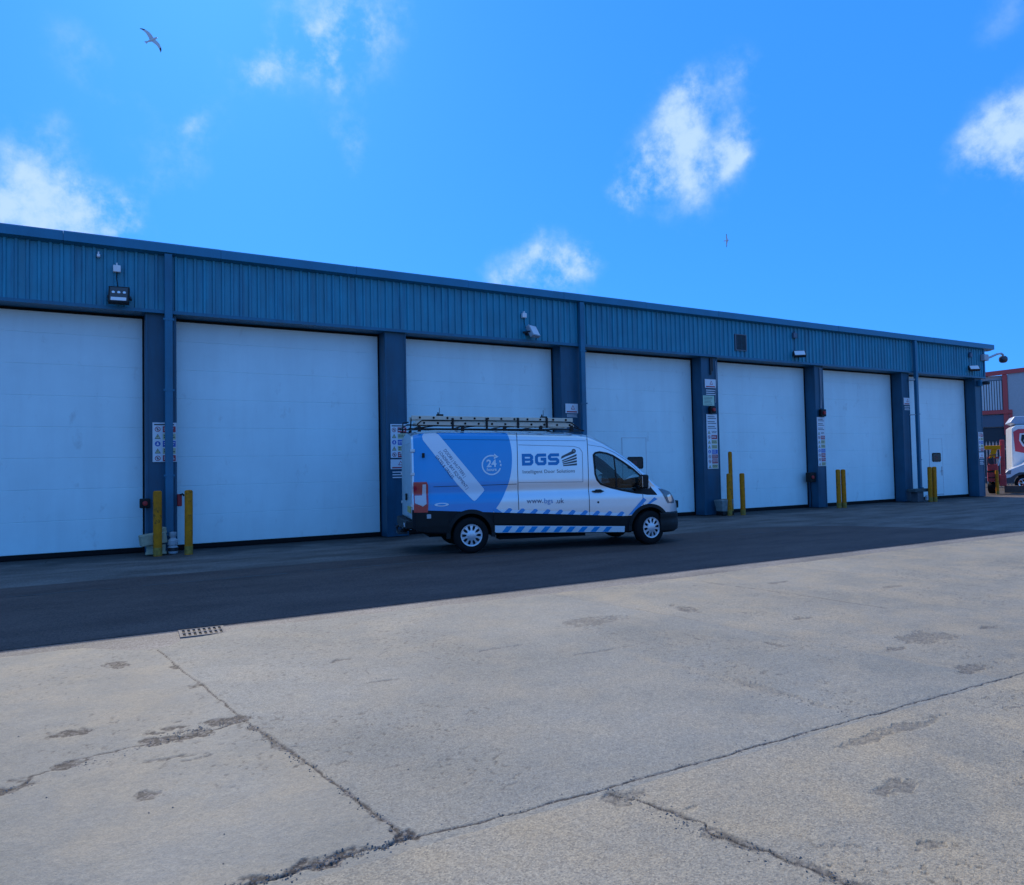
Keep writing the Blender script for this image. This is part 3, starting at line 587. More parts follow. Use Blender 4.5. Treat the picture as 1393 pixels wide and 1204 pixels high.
def rows_sign(label, x0, x1, z0, z1, rows, yf=-.022, split=.42, header=.08, name='safety_sign', grp='safety signs on the piers'):
    t = thing(name, label, 'sign', ((x0+x1)/2, yf, z0), 0, grp)
    W_, H_ = x1-x0, z1-z0
    MB().box(-W_/2, W_/2, -.004, .004, 0, H_).build('board', sign_white, t)
    m = MB(); y = -.0055; y2 = -.007; y3 = -.0085
    hz = H_*(1-header); rh = hz/len(rows)
    if header > .02: quad(m, -W_/2+.03, W_/2-.05, hz+.01, hz+.01+H_*header*.4, y, 4)
    for i, rw in enumerate(rows):
        zt = hz-i*rh; zb = zt-rh; cx = -W_/2+W_*split/2; cz = (zt+zb)/2; s = min(rh*.36, W_*split*.40)
        kind, c = rw
        if kind == 'text':
            for j in range(2): quad(m, -W_/2+.05, W_/2-.05-.06*j, cz-rh*.25+j*rh*.35, cz-rh*.25+j*rh*.35+rh*.13, y, 4 if c == 4 else c)
            continue
        quad(m, -W_/2+W_*split, W_/2-.02, zb+rh*.08, zt-rh*.08, y, c)
        if kind == 'ban':
            disc(m, cx, cz, s, y, 1, r0=s*.76); m.add([(cx-s*.62, y2, cz+s*.5), (cx-s*.5, y2, cz+s*.62), (cx+s*.62, y2, cz-s*.5), (cx+s*.5, y2, cz-s*.62)], [(0, 1, 2, 3)], 1); quad(m, cx-s*.14, cx+s*.14, cz-s*.5, cz+s*.45, y, 4); quad(m, cx-s*.42, cx+s*.42, cz-s*.05, cz+s*.12, y2, 4)
        elif kind == 'warn':
            tri(m, cx, cz, s*1.05, y, 4); tri(m, cx, cz-s*.03, s*.78, y2, 2); quad(m, cx-s*.09, cx+s*.09, cz-s*.3, cz+s*.3, y3, 4)
        elif kind == 'must':
            disc(m, cx, cz, s, y, 3); disc(m, cx, cz+s*.25, s*.3, y2, 0, 10); quad(m, cx-s*.4, cx+s*.4, cz-s*.5, cz-s*.05, y2, 0)
        # lettering lines
        lc = 0 if c in (1, 3) else 4
        xx0 = -W_/2+W_*split+.02
        for j in range(2 if rh > .1 else 1):
            zz_ = cz+rh*.10-j*rh*.26; xx = xx0
            while xx < W_/2-.07:
                l_ = random.uniform(.025, .06); quad(m, xx, min(xx+l_, W_/2-.035), zz_, zz_+rh*.12, y2, lc); xx += l_+.014
    m.build('print', SM, t, normals=False); return t
rows5 = [('ban', 1), ('warn', 2), ('must', 3), ('warn', 2), ('ban', 1)]
rows_sign('white safety sign with five rows of symbols, partly behind the left downpipe', 1.20, 1.665, 1.91, 2.745, rows5)
rows_sign('white safety sign with five coloured rows just left of the van roof', 6.49, 6.93, 1.94, 2.775, rows5)
def small_sign(label, x0, x1, z0, z1, zt0=None, pale_=False, name='warning_sign'):
    t = thing(name, label, 'sign', ((x0+x1)/2, -.022, z0), 0, 'safety signs on the piers'); W_, H_ = x1-x0, z1-z0
    MB().box(-W_/2, W_/2, -.004, .004, 0, H_).build('board', sign_green if pale_ else sign_white, t); m = MB()
    if not pale_:
        tri(m, .04, H_*.62, H_*.26, -.0055, 1); tri(m, .04, H_*.60, H_*.16, -.007, 0); quad(m, -W_/2+.04, W_/2-.04, H_*.08, H_*.22, -.0055, 1)
    else:
        for j in range(6): quad(m, -W_/2+.05, W_/2-.06-random.uniform(0, .1), H_*(.12+.14*j), H_*(.12+.14*j)+.012, -.0055, 4)
    if zt0:      # separate lines of notice text stuck on the pier beneath
        n_ = 3; hh = (-.03-(zt0-z0))/n_
        for j in range(n_):
            zz_ = zt0-z0+j*hh+.01; quad(m, -W_/2+.05, W_/2-.03*(j % 2)-.02, zz_, zz_+hh*.42, 0.006, 0)
    m.build('print', SM, t, normals=False)
small_sign('small white warning sign with red triangle and lines of text, just left of the van', 6.48, 6.92, 1.66, 1.90, 1.43)
small_sign('small white warning sign above the front of the ladder', 11.72, 12.15, 3.15, 3.42, 3.03)
small_sign('white warning sign high on the pier just right of the van', 17.13, 17.61, 4.07, 4.35, 3.84)
small_sign('pale green notice under the warning sign on the pier right of the van', 17.03, 17.52, 3.50, 3.82, None, True, 'notice')
R8 = [('text', 4), ('text', 4), ('text', 4), ('warn', 0), ('ban', 1), ('warn', 2), ('warn', 2), ('must', 3), ('ban', 1), ('ban', 1), ('warn', 2)]
rows_sign('tall strip of safety signs on the pier just right of the van', 17.15, 17.62, 1.47, 3.22, R8, header=.015)
rows_sign('tall strip of safety signs under a red box, two piers right of the van', 22.53, 22.95, 1.47, 3.22, R8, header=.015)
small_sign('small white warning sign beside the free standing downpipe', 27.76, 28.165, 3.79, 4.07, 3.58)
rows_sign('faded safety sign on the last pier at the far right corner', 33.0, 33.38, 1.93, 2.75, rows5)
small_sign('small white warning sign low on the last pier at the far right', 33.0, 33.38, 1.62, 1.88, 1.36)

# control boxes, call points
def cbox(label, x, z, s=.13, y=-.04, face='front'):
    t = thing('control_box', label, 'control box', (x, y, z), 0, 'door control boxes')
    MB().box(-s, s, -.1, .02, -s, s).build('box', black_pla, t, bevel=.02)
    MB().lathe([(0, -.055), (s*.45, -.05), (s*.5, -.02), (s*.5, 0)], 16, 'Y', (0, -.1, 0)).build('button', red, t, smooth=True)
cbox('black and red control box on the left edge of the pier behind the left bollard', 1.05, 1.05, .10, -.02)
cbox('red and black control box on the pier between the notice and the sign strip', 17.36, 3.36, .115)
cbox('red and black control box above the sign strip two piers right of the van', 22.78, 3.37, .13)
t = thing('control_box', 'dark control box with a hanging cable low on the side of a pier', 'control box', (22.30, .16, 1.08), 0, 'door control boxes')
MB().box(-.12, .19, -.1, .1, -.17, .17).build('box', black_pla, t, bevel=.02); MB().lathe([(0, -.04), (.06, -.03), (.06, 0)], 14, 'Y', (0, -.1, 0)).build('button', red, t)
MB().tube([(.0, -.02, -.17), (-.03, -.03, -.4), (.02, -.02, -.7), (.0, -.02, -1.05)], .016, 6).build('cable', black_rub, t)
t = thing('call_point', 'red fire call point on a bracket at the right edge of the left pier', 'call point', (1.70, -.02, 1.10), 0)
MB().box(-.03, .06, -.05, .03, -.14, .12).build('box', red, t, bevel=.01); MB().tube([(.02, -.05, .1), (.07, -.06, .12), (.10, -.06, .08)], .02, 8).build('hook', black_pla, t)

# bollards -------------------------------------------------------------------
bol = thing('bollard', 'yellow steel bollard in front of the left pier and the cream blocks', 'bollard', (1.25, -.55, 0), 0, 'yellow bollards along the doors')
MB().lathe([(.083, -.02), (.083, 1.27), (.078, 1.295), (.06, 1.31), (0, 1.315)], 24).build('post', yellow, bol, smooth=True)
MB().lathe([(.0835, .0), (.086, .03), (.0845, .16)], 24).build('scuffed_foot', mat('grimy_yellow', (.35, .20, .03), .7, noise=.5, nscale=14), bol, smooth=True)
for x, y, s, hgt, lab in [(1.82, -.66, .95, 1.0, 'yellow bollard standing clear in front of the white door, right of the left pier'),
        (17.60, -.46, .95, 1.0, 'yellow bollard beside the grey tub, left one of the pair round the tall post'),
        (17.80, -.36, .75, 1.53, 'thin tall yellow post rising above two bollards, right of the van'),
        (18.05, -.60, .95, 1.0, 'yellow bollard at the right of the tall post'),
        (22.98, -.47, .95, 1.02, 'left of the two touching bollards in front of the sixth door'),
        (23.20, -.52, .95, 1.02, 'right of the two touching bollards in front of the sixth door'),
        (28.28, -.62, .95, 1.02, 'left of the two touching bollards beside the free standing downpipe'),
        (28.52, -.66, .95, 1.02, 'right of the two touching bollards beside the free standing downpipe'),
        (35.6, .6, .8, .82, 'weathered yellow post beyond the building corner, in front of the red machine')]:
    c = copy_tree(bol); c.location = (x, y, 0); c.scale = (s, s, hgt); c['label'] = lab; c.rotation_euler = (R(random.uniform(-.7, .7)), R(random.uniform(-.7, .7)), random.uniform(0, 6))
# concrete blocks + container at first pier
t = thing('concrete_block', 'cream concrete block tilted on top of a smaller one by the left pier', 'block', (1.22, -.30, .2), R(6), 'cream blocks at the left pier')
m = MB(); m.box(-.27, .22, -.13, .13, .01, .24); m.box(.06, .24, -.1, .15, .20, .33); o = m.build('body', cream, t, bevel=.02); o.rotation_euler = (0, R(-7), 0)
t = thing('concrete_block', 'small cream concrete block under the tilted one at the left pier', 'block', (1.24, -.28, 0), R(-5), 'cream blocks at the left pier')
MB().box(-.18, .18, -.12, .12, 0, .20).box(-.2, .2, -.14, .14, .0, .05).build('body', cream, t, bevel=.02)
t = thing('plastic_drum', 'grey white plastic container standing beside the cream blocks', 'container', (1.55, -.36, 0))
MB().lathe([(0, 0), (.09, 0), (.1, .02), (.1, .13), (.085, .15), (.085, .17), (.1, .19), (.1, .27), (.06, .31), (.05, .33), (.07, .36), (.07, .44), (0, .45)], 20).build('body', mat('drum_white', (.42, .44, .46), .5, noise=.2), t, smooth=True)
MB().lathe([(.101, .05), (.102, .12), (.101, .125)], 20).build('label_band', sign_black, t)
# tub right of the van
t = thing('plastic_tub', 'grey tub with a dark base between the pier and the bollards right of the van', 'tub', (17.52, -.30, 0))
m = MB(); P = []
m.add([(-.2, -.14, .12), (.2, -.14, .10), (.2, .14, .10), (-.2, .14, .12), (-.26, -.18, .48), (.26, -.18, .5), (.26, .18, .5), (-.26, .18, .48)], [(0, 1, 2, 3), (4, 5, 6, 7), (0, 1, 5, 4), (1, 2, 6, 5), (2, 3, 7, 6), (3, 0, 4, 7)])
m.build('tub_body', mat('tub_grey', (.22, .24, .23), .7, noise=.25), t, bevel=.02); MB().box(-.19, .3, -.15, .15, 0, .12).build('base', black_pla, t, bevel=.015)
t = thing('gully_bench', 'dark slab resting on blocks at the foot of the free standing downpipe', 'slab', (28.0, -.35, 0))
MB().box(-.5, .5, -.16, .18, .38, .50).build('slab', mat('slab_dark', (.06, .08, .085), .75, noise=.3), t, bevel=.015)
MB().box(-.3, .1, -.12, .14, 0, .38).build('support_block', mat('slab_grey', (.09, .09, .1), .8, noise=.3), t, bevel=.01); MB().lathe([(0, .05), (.06, .06), (.06, .2), (.03, .24), (0, .26)], 14, 'Z', (.16, -.2, 0)).build('bottle', MATS['drum_white'], t, smooth=True)

# ================================================================ VAN
VA = -.27577
VN = thing('panel_van', 'silver and blue liveried panel van parked in front of the white doors', 'van', (6.708, -3.492, 0), VA)
def itp(x, pts):
    if x <= pts[0][0]: return pts[0][1]
    for (a, b), (c, d) in zip(pts[:-1], pts[1:]):
        if x <= c: return b+(d-b)*(x-a)/(c-a)
    return pts[-1][1]
def smooth_itp(x, pts, s=.05):
    return (itp(x-s, pts)+2*itp(x, pts)+itp(x+s, pts))/4
WP = [(-1.12, .93), (-1.07, .965), (-1.0, .985), (-.88, 1.0), (3.7, 1.0), (3.95, .985), (4.1, .955), (4.25, .90), (4.38, .81), (4.48, .72), (4.56, .60), (4.62, .42)]
GP = [(.2, .93), (.4, .975), (.55, .992), (.8, 1.0), (.98, 1.0), (1.04, .994), (1.10, .980), (1.14, .969), (1.18, .967), (1.24, .971), (1.32, .979), (1.37, .981), (1.6, .974), (1.95, .952), (2.15, .93), (2.3, .905)]
TP = [(-1.12, 2.30), (-1.0, 2.34), (-.6, 2.375), (.8, 2.345), (2.2, 2.30), (2.5, 2.245), (2.81, 2.11), (3.15, 1.905), (3.45, 1.695), (3.7, 1.47), (3.88, 1.29), (4.05, 1.17), (4.22, 1.10), (4.36, 1.02), (4.48, .92), (4.56, .80), (4.62, .66)]
BPp = [(-1.12, .48), (-.9, .40), (0, .33), (3.2, .26), (4.0, .22), (4.4, .22), (4.62, .28)]
def Yh(x, z): return smooth_itp(x, WP, .03)*smooth_itp(z, GP, .02)
def ring(x, ins=0.0, zb=None):
    T_ = smooth_itp(x, TP, .06)-ins; rz = .11 if x < 3.6 else .09; rz = min(rz, (T_-.4)*.3); rx = .2
    zs = T_-rz; b = (itp(x, BPp) if zb is None else zb); crown = itp(x, [(-1.1, .06), (2.4, .07), (2.9, .20), (3.7, .24), (4.1, .10), (4.6, .05)])
    pts = [(0, b), (.45*Yh(x, b), b)]
    n = 58
    for i in range(n+1):
        z = b+(zs-b)*i/n; y = Yh(x, z)-ins
        if i == 0: y *= .94
        pts.append((y, z))
    yt = Yh(x, zs)-ins; rx = min(rx, yt*.6)
    for k_ in range(1, 6):
        a = R(90*k_/5); pts.append((yt-rx*(1-math.cos(a)), zs+rz*math.sin(a)))
    yi = yt-rx
    for k_ in range(1, 5):
        q = 1-k_/4; pts.append((yi*q, zs+rz+crown*(1-q*q)))
    return pts
def loft(stations, ins=0.0, zb=None):
    m = MB(); rings = []
    for x in stations:
        p = ring(x, ins, zb); full = [(x, -y, z) for y, z in p] + [(x, y, z) for y, z in p[-2:0:-1]]
        rings.append(full)
    n = len(rings[0]); vs = [v for r_ in rings for v in r_]; fs = []
    for i in range(len(rings)-1):
        for k_ in range(n): fs.append((i*n+k_, i*n+(k_+1) % n, (i+1)*n+(k_+1) % n, (i+1)*n+k_))
    fs.append(tuple(range(n-1, -1, -1))); fs.append(tuple((len(rings)-1)*n+k_ for k_ in range(n)))
    m.add(vs, fs); return m
def van_paint():
    m = bpy.data.materials.new('van_paint'); m.use_nodes = True; t = m.node_tree; n = t.nodes; l = t.links; b = n['Principled BSDF']
    tc = n.new('ShaderNodeTexCoord'); s = n.new('ShaderNodeSeparateXYZ'); l.new(tc.outputs['Object'], s.inputs[0])
    def mth(op, a, b_=None, cl=False):
        q = n.new('ShaderNodeMath'); q.operation = op; q.use_clamp = cl
        for i, v in enumerate((a, b_)):
            if v is None: continue
            if isinstance(v, (int, float)): q.inputs[i].default_value = v
            else: l.new(v, q.inputs[i])
        return q.outputs[0]
    dx = mth('ADD', s.outputs['X'], .76); dz = mth('SUBTRACT', s.outputs['Z'], 1.85)
    d = mth('SQRT', mth('ADD', mth('MULTIPLY', dx, dx), mth('MULTIPLY', dz, dz)))
    inside = mth('LESS_THAN', d, 1.61); side = mth('GREATER_THAN', mth('ABSOLUTE', s.outputs['Y']), .80)
    fx = mth('GREATER_THAN', s.outputs['X'], -1.085); lo = mth('LESS_THAN', s.outputs['Z'], 2.335)
    bl = mth('MULTIPLY', mth('MULTIPLY', inside, side), mth('MULTIPLY', fx, lo))
    line = mth('MAXIMUM', mth('SUBTRACT', .80, mth('MULTIPLY', s.outputs['X'], .062)), .605)
    blk = mth('LESS_THAN', s.outputs['Z'], line)
    def mix(f, a, b_):
        q = n.new('ShaderNodeMix'); q.data_type = 'RGBA'
        for s_, v in ((q.inputs[0], f), (q.inputs[6], a), (q.inputs[7], b_)):
            if hasattr(v, 'node'): l.new(v, s_)
            else: s_.default_value = (*v, 1)
        return q.outputs[2]
    nz = n.new('ShaderNodeTexNoise'); nz.inputs['Scale'].default_value = 2.2; nz.inputs['Detail'].default_value = 6; l.new(tc.outputs['Object'], nz.inputs['Vector'])
    c = mix(bl, (.74, .75, .76), (.001, .29, .64)); c = mix(blk, c, (.016, .016, .018))
    q = n.new('ShaderNodeMapRange'); q.inputs[3].default_value = .93; q.inputs[4].default_value = 1.06; l.new(nz.outputs['Fac'], q.inputs[0])
    sc_ = n.new('ShaderNodeVectorMath'); sc_.operation = 'SCALE'; l.new(c, sc_.inputs[0]); l.new(q.outputs[0], sc_.inputs['Scale'])
    l.new(sc_.outputs[0], b.inputs['Base Color'])
    nb = mth('SUBTRACT', 1.0, mth('MAXIMUM', bl, blk)); l.new(mth('MULTIPLY', nb, .7), b.inputs['Metallic'])
    l.new(mth('ADD', mth('MULTIPLY', blk, .12), .34), b.inputs['Roughness'])
    l.new(mth('MULTIPLY', mth('SUBTRACT', 1.0, blk), .8), b.inputs['Coat Weight']); b.inputs['Coat Roughness'].default_value = .07; l.new(mth('SUBTRACT', .5, mth('MULTIPLY', blk, .35)), b.inputs['Specular IOR Level'])
    bp = n.new('ShaderNodeBump'); bp.inputs['Strength'].default_value = .25; bp.inputs['Distance'].default_value = .01
    n2 = n.new('ShaderNodeTexNoise'); n2.inputs['Scale'].default_value = 1.6; n2.inputs['Detail'].default_value = 1; l.new(tc.outputs['Object'], n2.inputs['Vector']); l.new(n2.outputs['Fac'], bp.inputs['Height']); l.new(bp.outputs[0], b.inputs['Normal'])
    return m
paint = van_paint()
silver = mat('silver_paint', (.58, .58, .58), .34, .55, coat=.8, noise=.05, nscale=3)
decal_blue = mat('decal_blue', (.001, .29, .64), .35, coat=.5)
decal_white = mat('decal_white', (.78, .80, .84), .35, coat=.4)
decal_logo = mat('decal_logo_blue', (.002, .20, .48), .35)
decal_grey = mat('decal_grey', (.07, .075, .08), .4)
decal_navy = mat('decal_navy', (.02, .03, .10), .4)
st = list(np.arange(-1.12, 3.6, .08))+list(np.arange(3.6, 4.50, .045))+[4.51, 4.55, 4.585, 4.61, 4.62]
body = loft(st).build('body', [paint, black_rub, black_pla], VN)
def tmp_obj(mb, mats): return mb.build('cutter', mats, VN)
WIN = [(2.56, 1.86), (2.60, 1.90), (2.69, 1.915), (2.85, 1.885), (2.98, 1.835), (3.18, 1.71), (3.40, 1.56), (3.60, 1.385), (3.78, 1.15), (3.83, 1.055), (3.70, 1.045), (3.46, 1.07), (3.16, 1.13), (2.90, 1.195), (2.70, 1.265), (2.62, 1.35), (2.58, 1.47)]
cutters = []
for ax in (0.0, 3.75):
    for s in (-1, 1):
        c = MB(); c.prism([(ax+.405*math.cos(2*math.pi*q/40), .36+.405*math.sin(2*math.pi*q/40)) for q in range(40)], (-1.15 if s < 0 else .60), (-.60 if s < 0 else 1.15)); cutters.append(tmp_obj(c, [black_rub]))
cutters.append(tmp_obj(loft(list(np.arange(2.15, 3.9, .1)), .05, .62), [black_pla]))
c = MB(); c.prism(WIN, -1.3, 1.3); cutters.append(tmp_obj(c, [black_pla]))
c = MB(); c.prism([(2.78, 2.55), (2.70, 2.08), (3.62, 1.30), (3.86, 1.24), (4.02, 1.44), (3.4, 2.1)], -.70, .70); cutters.append(tmp_obj(c, [black_pla]))
for c in cutters:
    md = body.modifiers.new('cut', 'BOOLEAN'); md.object = c; md.operation = 'DIFFERENCE'; md.solver = 'EXACT'; md.material_mode = 'TRANSFER'
bpy.context.view_layer.update()
dg = bpy.context.evaluated_depsgraph_get()
nm = bpy.data.meshes.new_from_object(body.evaluated_get(dg))
body.modifiers.clear(); old = body.data; body.data = nm; nm.name = 'body'
for c in cutters: bpy.data.objects.remove(c)
nm.polygons.foreach_set('use_smooth', [True]*len(nm.polygons)); nm.set_sharp_from_angle(angle=R(32))

def to_surface(o, off, side=-1):
    me = o.data
    for v in me.vertices: v.co.y = side*(Yh(v.co.x, v.co.z)+off)
    me.update()
def patch(name, polys, m, off, parent, side=-1, step=.09, thick=0.0):
    if polys and not isinstance(polys[0][0], (list, tuple)): polys = [polys]
    bm = bmesh.new()
    for poly in polys:
        vs = [bm.verts.new((a, 0, b)) for a, b in poly]
        try: bm.faces.new(vs)
        except ValueError: pass
    xs = [v.co.x for v in bm.verts]; zs = [v.co.z for v in bm.verts]
    for ax, lo, hi in ((0, min(xs), max(xs)), (2, min(zs), max(zs))):
        k_ = math.floor(lo/step)+1
        st_ = step if ax == 0 else .03
        k_ = math.floor(lo/st_)+1
        while k_*st_ < hi:
            co = [0, 0, 0]; no = [0, 0, 0]; co[ax] = k_*st_; no[ax] = 1
            bmesh.ops.bisect_plane(bm, geom=bm.verts[:]+bm.edges[:]+bm.faces[:], plane_co=co, plane_no=no); k_ += 1
    bmesh.ops.triangulate(bm, faces=bm.faces[:])
    for v in bm.verts: v.co.y = side*(Yh(v.co.x, v.co.z)+off+(.0015 if off > 0 else 0))
    if thick:
        r_ = bmesh.ops.extrude_face_region(bm, geom=bm.faces[:])
        for v in [g_ for g_ in r_['geom'] if isinstance(g_, bmesh.types.BMVert)]: v.co.y -= side*thick
        bmesh.ops.recalc_face_normals(bm, faces=bm.faces[:])
    else:
        for f_ in bm.faces:
            f_.normal_update()
            if f_.normal.y*side < 0: f_.normal_flip()
    me = bpy.data.meshes.new(name); bm.to_mesh(me); bm.free(); me.materials.append(m)
    o = bpy.data.objects.new(name, me); COL.objects.link(o); o.parent = parent; return o
def sline(name, pts, wd, m, off, parent, side=-1, closed=False):
    """strip of given width along a polyline on the side surface"""
    P = [Vector(p) for p in pts]; n = len(P); polys = []
    A = []
    for i in range(n):
        a = P[i-1] if (i > 0 or closed) else P[i]; b = P[(i+1) % n] if (i < n-1 or closed) else P[i]
        d1 = (P[i]-a); d2 = (b-P[i])
        if d1.length < 1e-6: d1 = d2
        if d2.length < 1e-6: d2 = d1
        d1 = d1.normalized(); d2 = d2.normalized(); t_ = (d1+d2)
        t_ = t_.normalized() if t_.length > 1e-5 else d1
        nn = Vector((-t_.y, t_.x)); k_ = 1/max(nn.dot(Vector((-d1.y, d1.x))), .45)
        A.append((P[i]+nn*wd/2*k_, P[i]-nn*wd/2*k_))
    for i in range(n-1 if not closed else n):
        j = (i+1) % n; polys.append([tuple(A[i][0]), tuple(A[j][0]), tuple(A[j][1]), tuple(A[i][1])])
    return polys
def text_patch(name, s, x, z, size, m, off, parent, xs=1.0, ang=0, bold=0, align='LEFT', shear=0, spacing=1.0):
    cu = bpy.data.curves.new('txt', 'FONT'); cu.body = s; cu.size = size; cu.align_x = align; cu.offset = bold; cu.shear = shear; cu.space_character = spacing; cu.resolution_u = 4
    to = bpy.data.objects.new('txt', cu); COL.objects.link(to); bpy.context.view_layer.update()
    me = bpy.data.meshes.new_from_object(to.evaluated_get(bpy.context.evaluated_depsgraph_get()))
    bpy.data.objects.remove(to); ca, sa = math.cos(ang), math.sin(ang)
    bm = bmesh.new(); bm.from_mesh(me)
    for v in bm.verts:
        a, b = v.co.x*xs, v.co.y; v.co = (x+a*ca-b*sa, 0, z+a*sa+b*ca)
    zz_ = [v.co.z for v in bm.verts]; q_ = math.floor(min(zz_)/.02)+1
    while q_*.02 < max(zz_):
        bmesh.ops.bisect_plane(bm, geom=bm.verts[:]+bm.edges[:]+bm.faces[:], plane_co=(0, 0, q_*.02), plane_no=(0, 0, 1)); q_ += 1
    bmesh.ops.triangulate(bm, faces=bm.faces[:])
    for v in bm.verts: v.co.y = -(Yh(v.co.x, v.co.z)+off+.0015)
    bm.to_mesh(me); bm.free()
    for v in []:
        a, b = v.co.x*xs, v.co.y; X_ = x+a*ca-b*sa; Z_ = z+a*sa+b*ca; v.co = (X_, -(Yh(X_, Z_)+off+.0015), Z_)
    me.materials.clear(); me.materials.append(m); me.name = name
    o = bpy.data.objects.new(name, me); COL.objects.link(o); o.parent = parent; return o

gap = mat('panel_gap', (.02, .02, .022), .7)
# panel gaps: rear corner, slide door, cab door, slide rail
for s in (-1, 1):
    for gp_, gw in (([(.97, 2.33), (.955, 1.6), (.955, .53)], .012), ([(2.44, 2.26), (2.43, 1.3), (2.43, .47)], .012), ([(2.44, 2.07), (2.75, 2.02), (3.02, 1.9), (3.3, 1.72), (3.62, 1.42)], .006),
                    ([(3.60, 1.04), (3.60, .80), (3.45, .74), (3.30, .62)], .010), ([(-.72, 1.30), (.93, 1.31)], .010), ([(-.9, 2.22), (2.4, 2.15)], .006)):
        patch('panel_gap', sline('', gp_, gw, gap, 0, None), gap, .0022, body, s)
    rim_ = sline('', [(.99, 2.085), (2.15, 2.04), (2.27, 2.0), (2.32, 1.92), (2.31, 1.32), (.97, 1.34)], .009, gap, 0, None)
    patch('recessed_panel_edge', rim_, mat('soft_gap', (.22, .22, .23), .5), .0022, body, s)
    sill = patch('side_sill', [(.47, .515), (3.19, .395), (3.19, .275), (.47, .375)], mat('sill_white', (.78, .80, .82), .35, coat=.4), .014, VN, s, thick=.03)
    patch('side_moulding', [(.45, .735), (3.24, .595), (3.24, .42), (.45, .545)], black_pla, .016, VN, s, thick=.03)
    # arch trims
    for ax, r0, r1, zc in ((0.0, .405, .485, .36), (3.75, .405, .475, .36)):
        m_ = MB(); nseg = 30
        for k_ in range(nseg):
            a0 = R(-8+196*k_/nseg); a1 = R(-8+196*(k_+1)/nseg); vv = []
            for yy_ in (0, 1):
                for a in (a0, a1):
                    for rr_ in (r0, r1):
                        x_ = ax+rr_*math.cos(a); z_ = zc+rr_*math.sin(a); vv.append((x_, s*(Yh(x_, max(z_, .4))+(.018 if rr_ == r0 else .012)) if yy_ else s*(Yh(x_, max(z_, .4))-.05), z_))
            m_.add(vv, [(0, 1, 3, 2), (4, 6, 7, 5), (0, 2, 6, 4), (1, 5, 7, 3)])
        m_.build('wheel_arch_trim', black_pla, VN, smooth=True)
# rear quarter lower mouldings and bumpers
for s in (-1, 1):
    patch('rear_corner_moulding', [(-1.06, .845), (-.44, .82), (-.44, .42), (-1.06, .46)], black_pla, .014, VN, s, thick=.03)
fb = MB(); xs_ = [3.98, 4.1, 4.2, 4.3, 4.4, 4.48, 4.55, 4.6, 4.63]
ringz = [.23, .30, .40, .50, .60, .64]
def front_pt(x, z, k_): return Yh(min(x, 4.62), max(z, .4))
rows_ = []
path = [(x, -1) for x in xs_]; plan = [(x, -(Yh(min(x, 4.62), .5)+.02)) for x in xs_]+[(4.665, -.3), (4.685, 0)]
plan = plan+[(x, -y) for x, y in plan[-2::-1]]
vs = []; prof = [(-.05, .24), (0, .27), (.012, .36), (.012, .46), (.0, .50), (.012, .54), (.012, .62), (-.02, .66)]
cx_ = 3.6
for (x, y) in plan:
    nrm = Vector((max(x-3.9, .05)*.9, y*.45)).normalized()
    for (of, z) in prof: vs.append((x+nrm.x*of, y+nrm.y*of, z))
k_ = len(prof); fs = [(i*k_+j, (i+1)*k_+j, (i+1)*k_+j+1, i*k_+j+1) for i in range(len(plan)-1) for j in range(k_-1)]
fb.add(vs, fs).build('front_bumper', black_pla, VN, smooth=True)
MB().box(4.60, 4.655, -.5, .5, .70, .86).build('grille', black_pla, VN, bevel=.02)
MB().box(4.69, 4.70, -.26, .26, .38, .50).build('number_plate', sign_white, VN)
rb = MB(); rb.box(-1.25, -1.07, -.93, .93, .50, .66).box(-1.27, -1.12, -.55, .55, .46, .52); rb.build('rear_bumper', black_pla, VN, bevel=.025)
MB().tube([(-1.1, -.0, .42), (-1.32, 0, .40)], .03, 8).lathe([(0, .1), (.03, .09), (.035, .06), (.02, .03), (.02, -.02)], 12, 'Z', (-1.33, 0, .43)).box(-1.33, -1.15, -.25, .25, .36, .40).build('tow_bar', dark_metal, VN)
MB().box(-1.27, -1.255, -.78, -.68, .54, .62).build('rear_reflector', mat('lamp_white', (.7, .7, .72), .2, coat=1), VN)
MB().box(-.86, -.78, -1.02, -1.008, .70, .78).build('tie_down', grey_galv, VN)
# rear doors
rd = MB(); rd.box(-1.135, -1.118, -.86, -.006, .68, 2.16).box(-1.135, -1.118, .006, .86, .68, 2.16); rdo = rd.build('rear_door', silver, VN, bevel=.012)
hg = MB()
for z in (.95, 1.55, 2.0):
    for s in (-1, 1): hg.box(-1.15, -1.06, s*.90-.035, s*.90+.035, z-.03, z+.03)
hg.build('hinge', silver, rdo, bevel=.008)
MB().box(-1.16, -1.135, -.12, .02, 1.02, 1.16).build('handle', black_pla, rdo, bevel=.01)
MB().box(-1.146, -1.136, -.75, -.25, .80, .92).build('number_plate', mat('plate_yellow', (.7, .5, .05), .4), rdo)
MB().box(-.93, -.88, -1.005, -.97, 1.86, 1.95).build('side_hinge', black_pla, VN, bevel=.006)
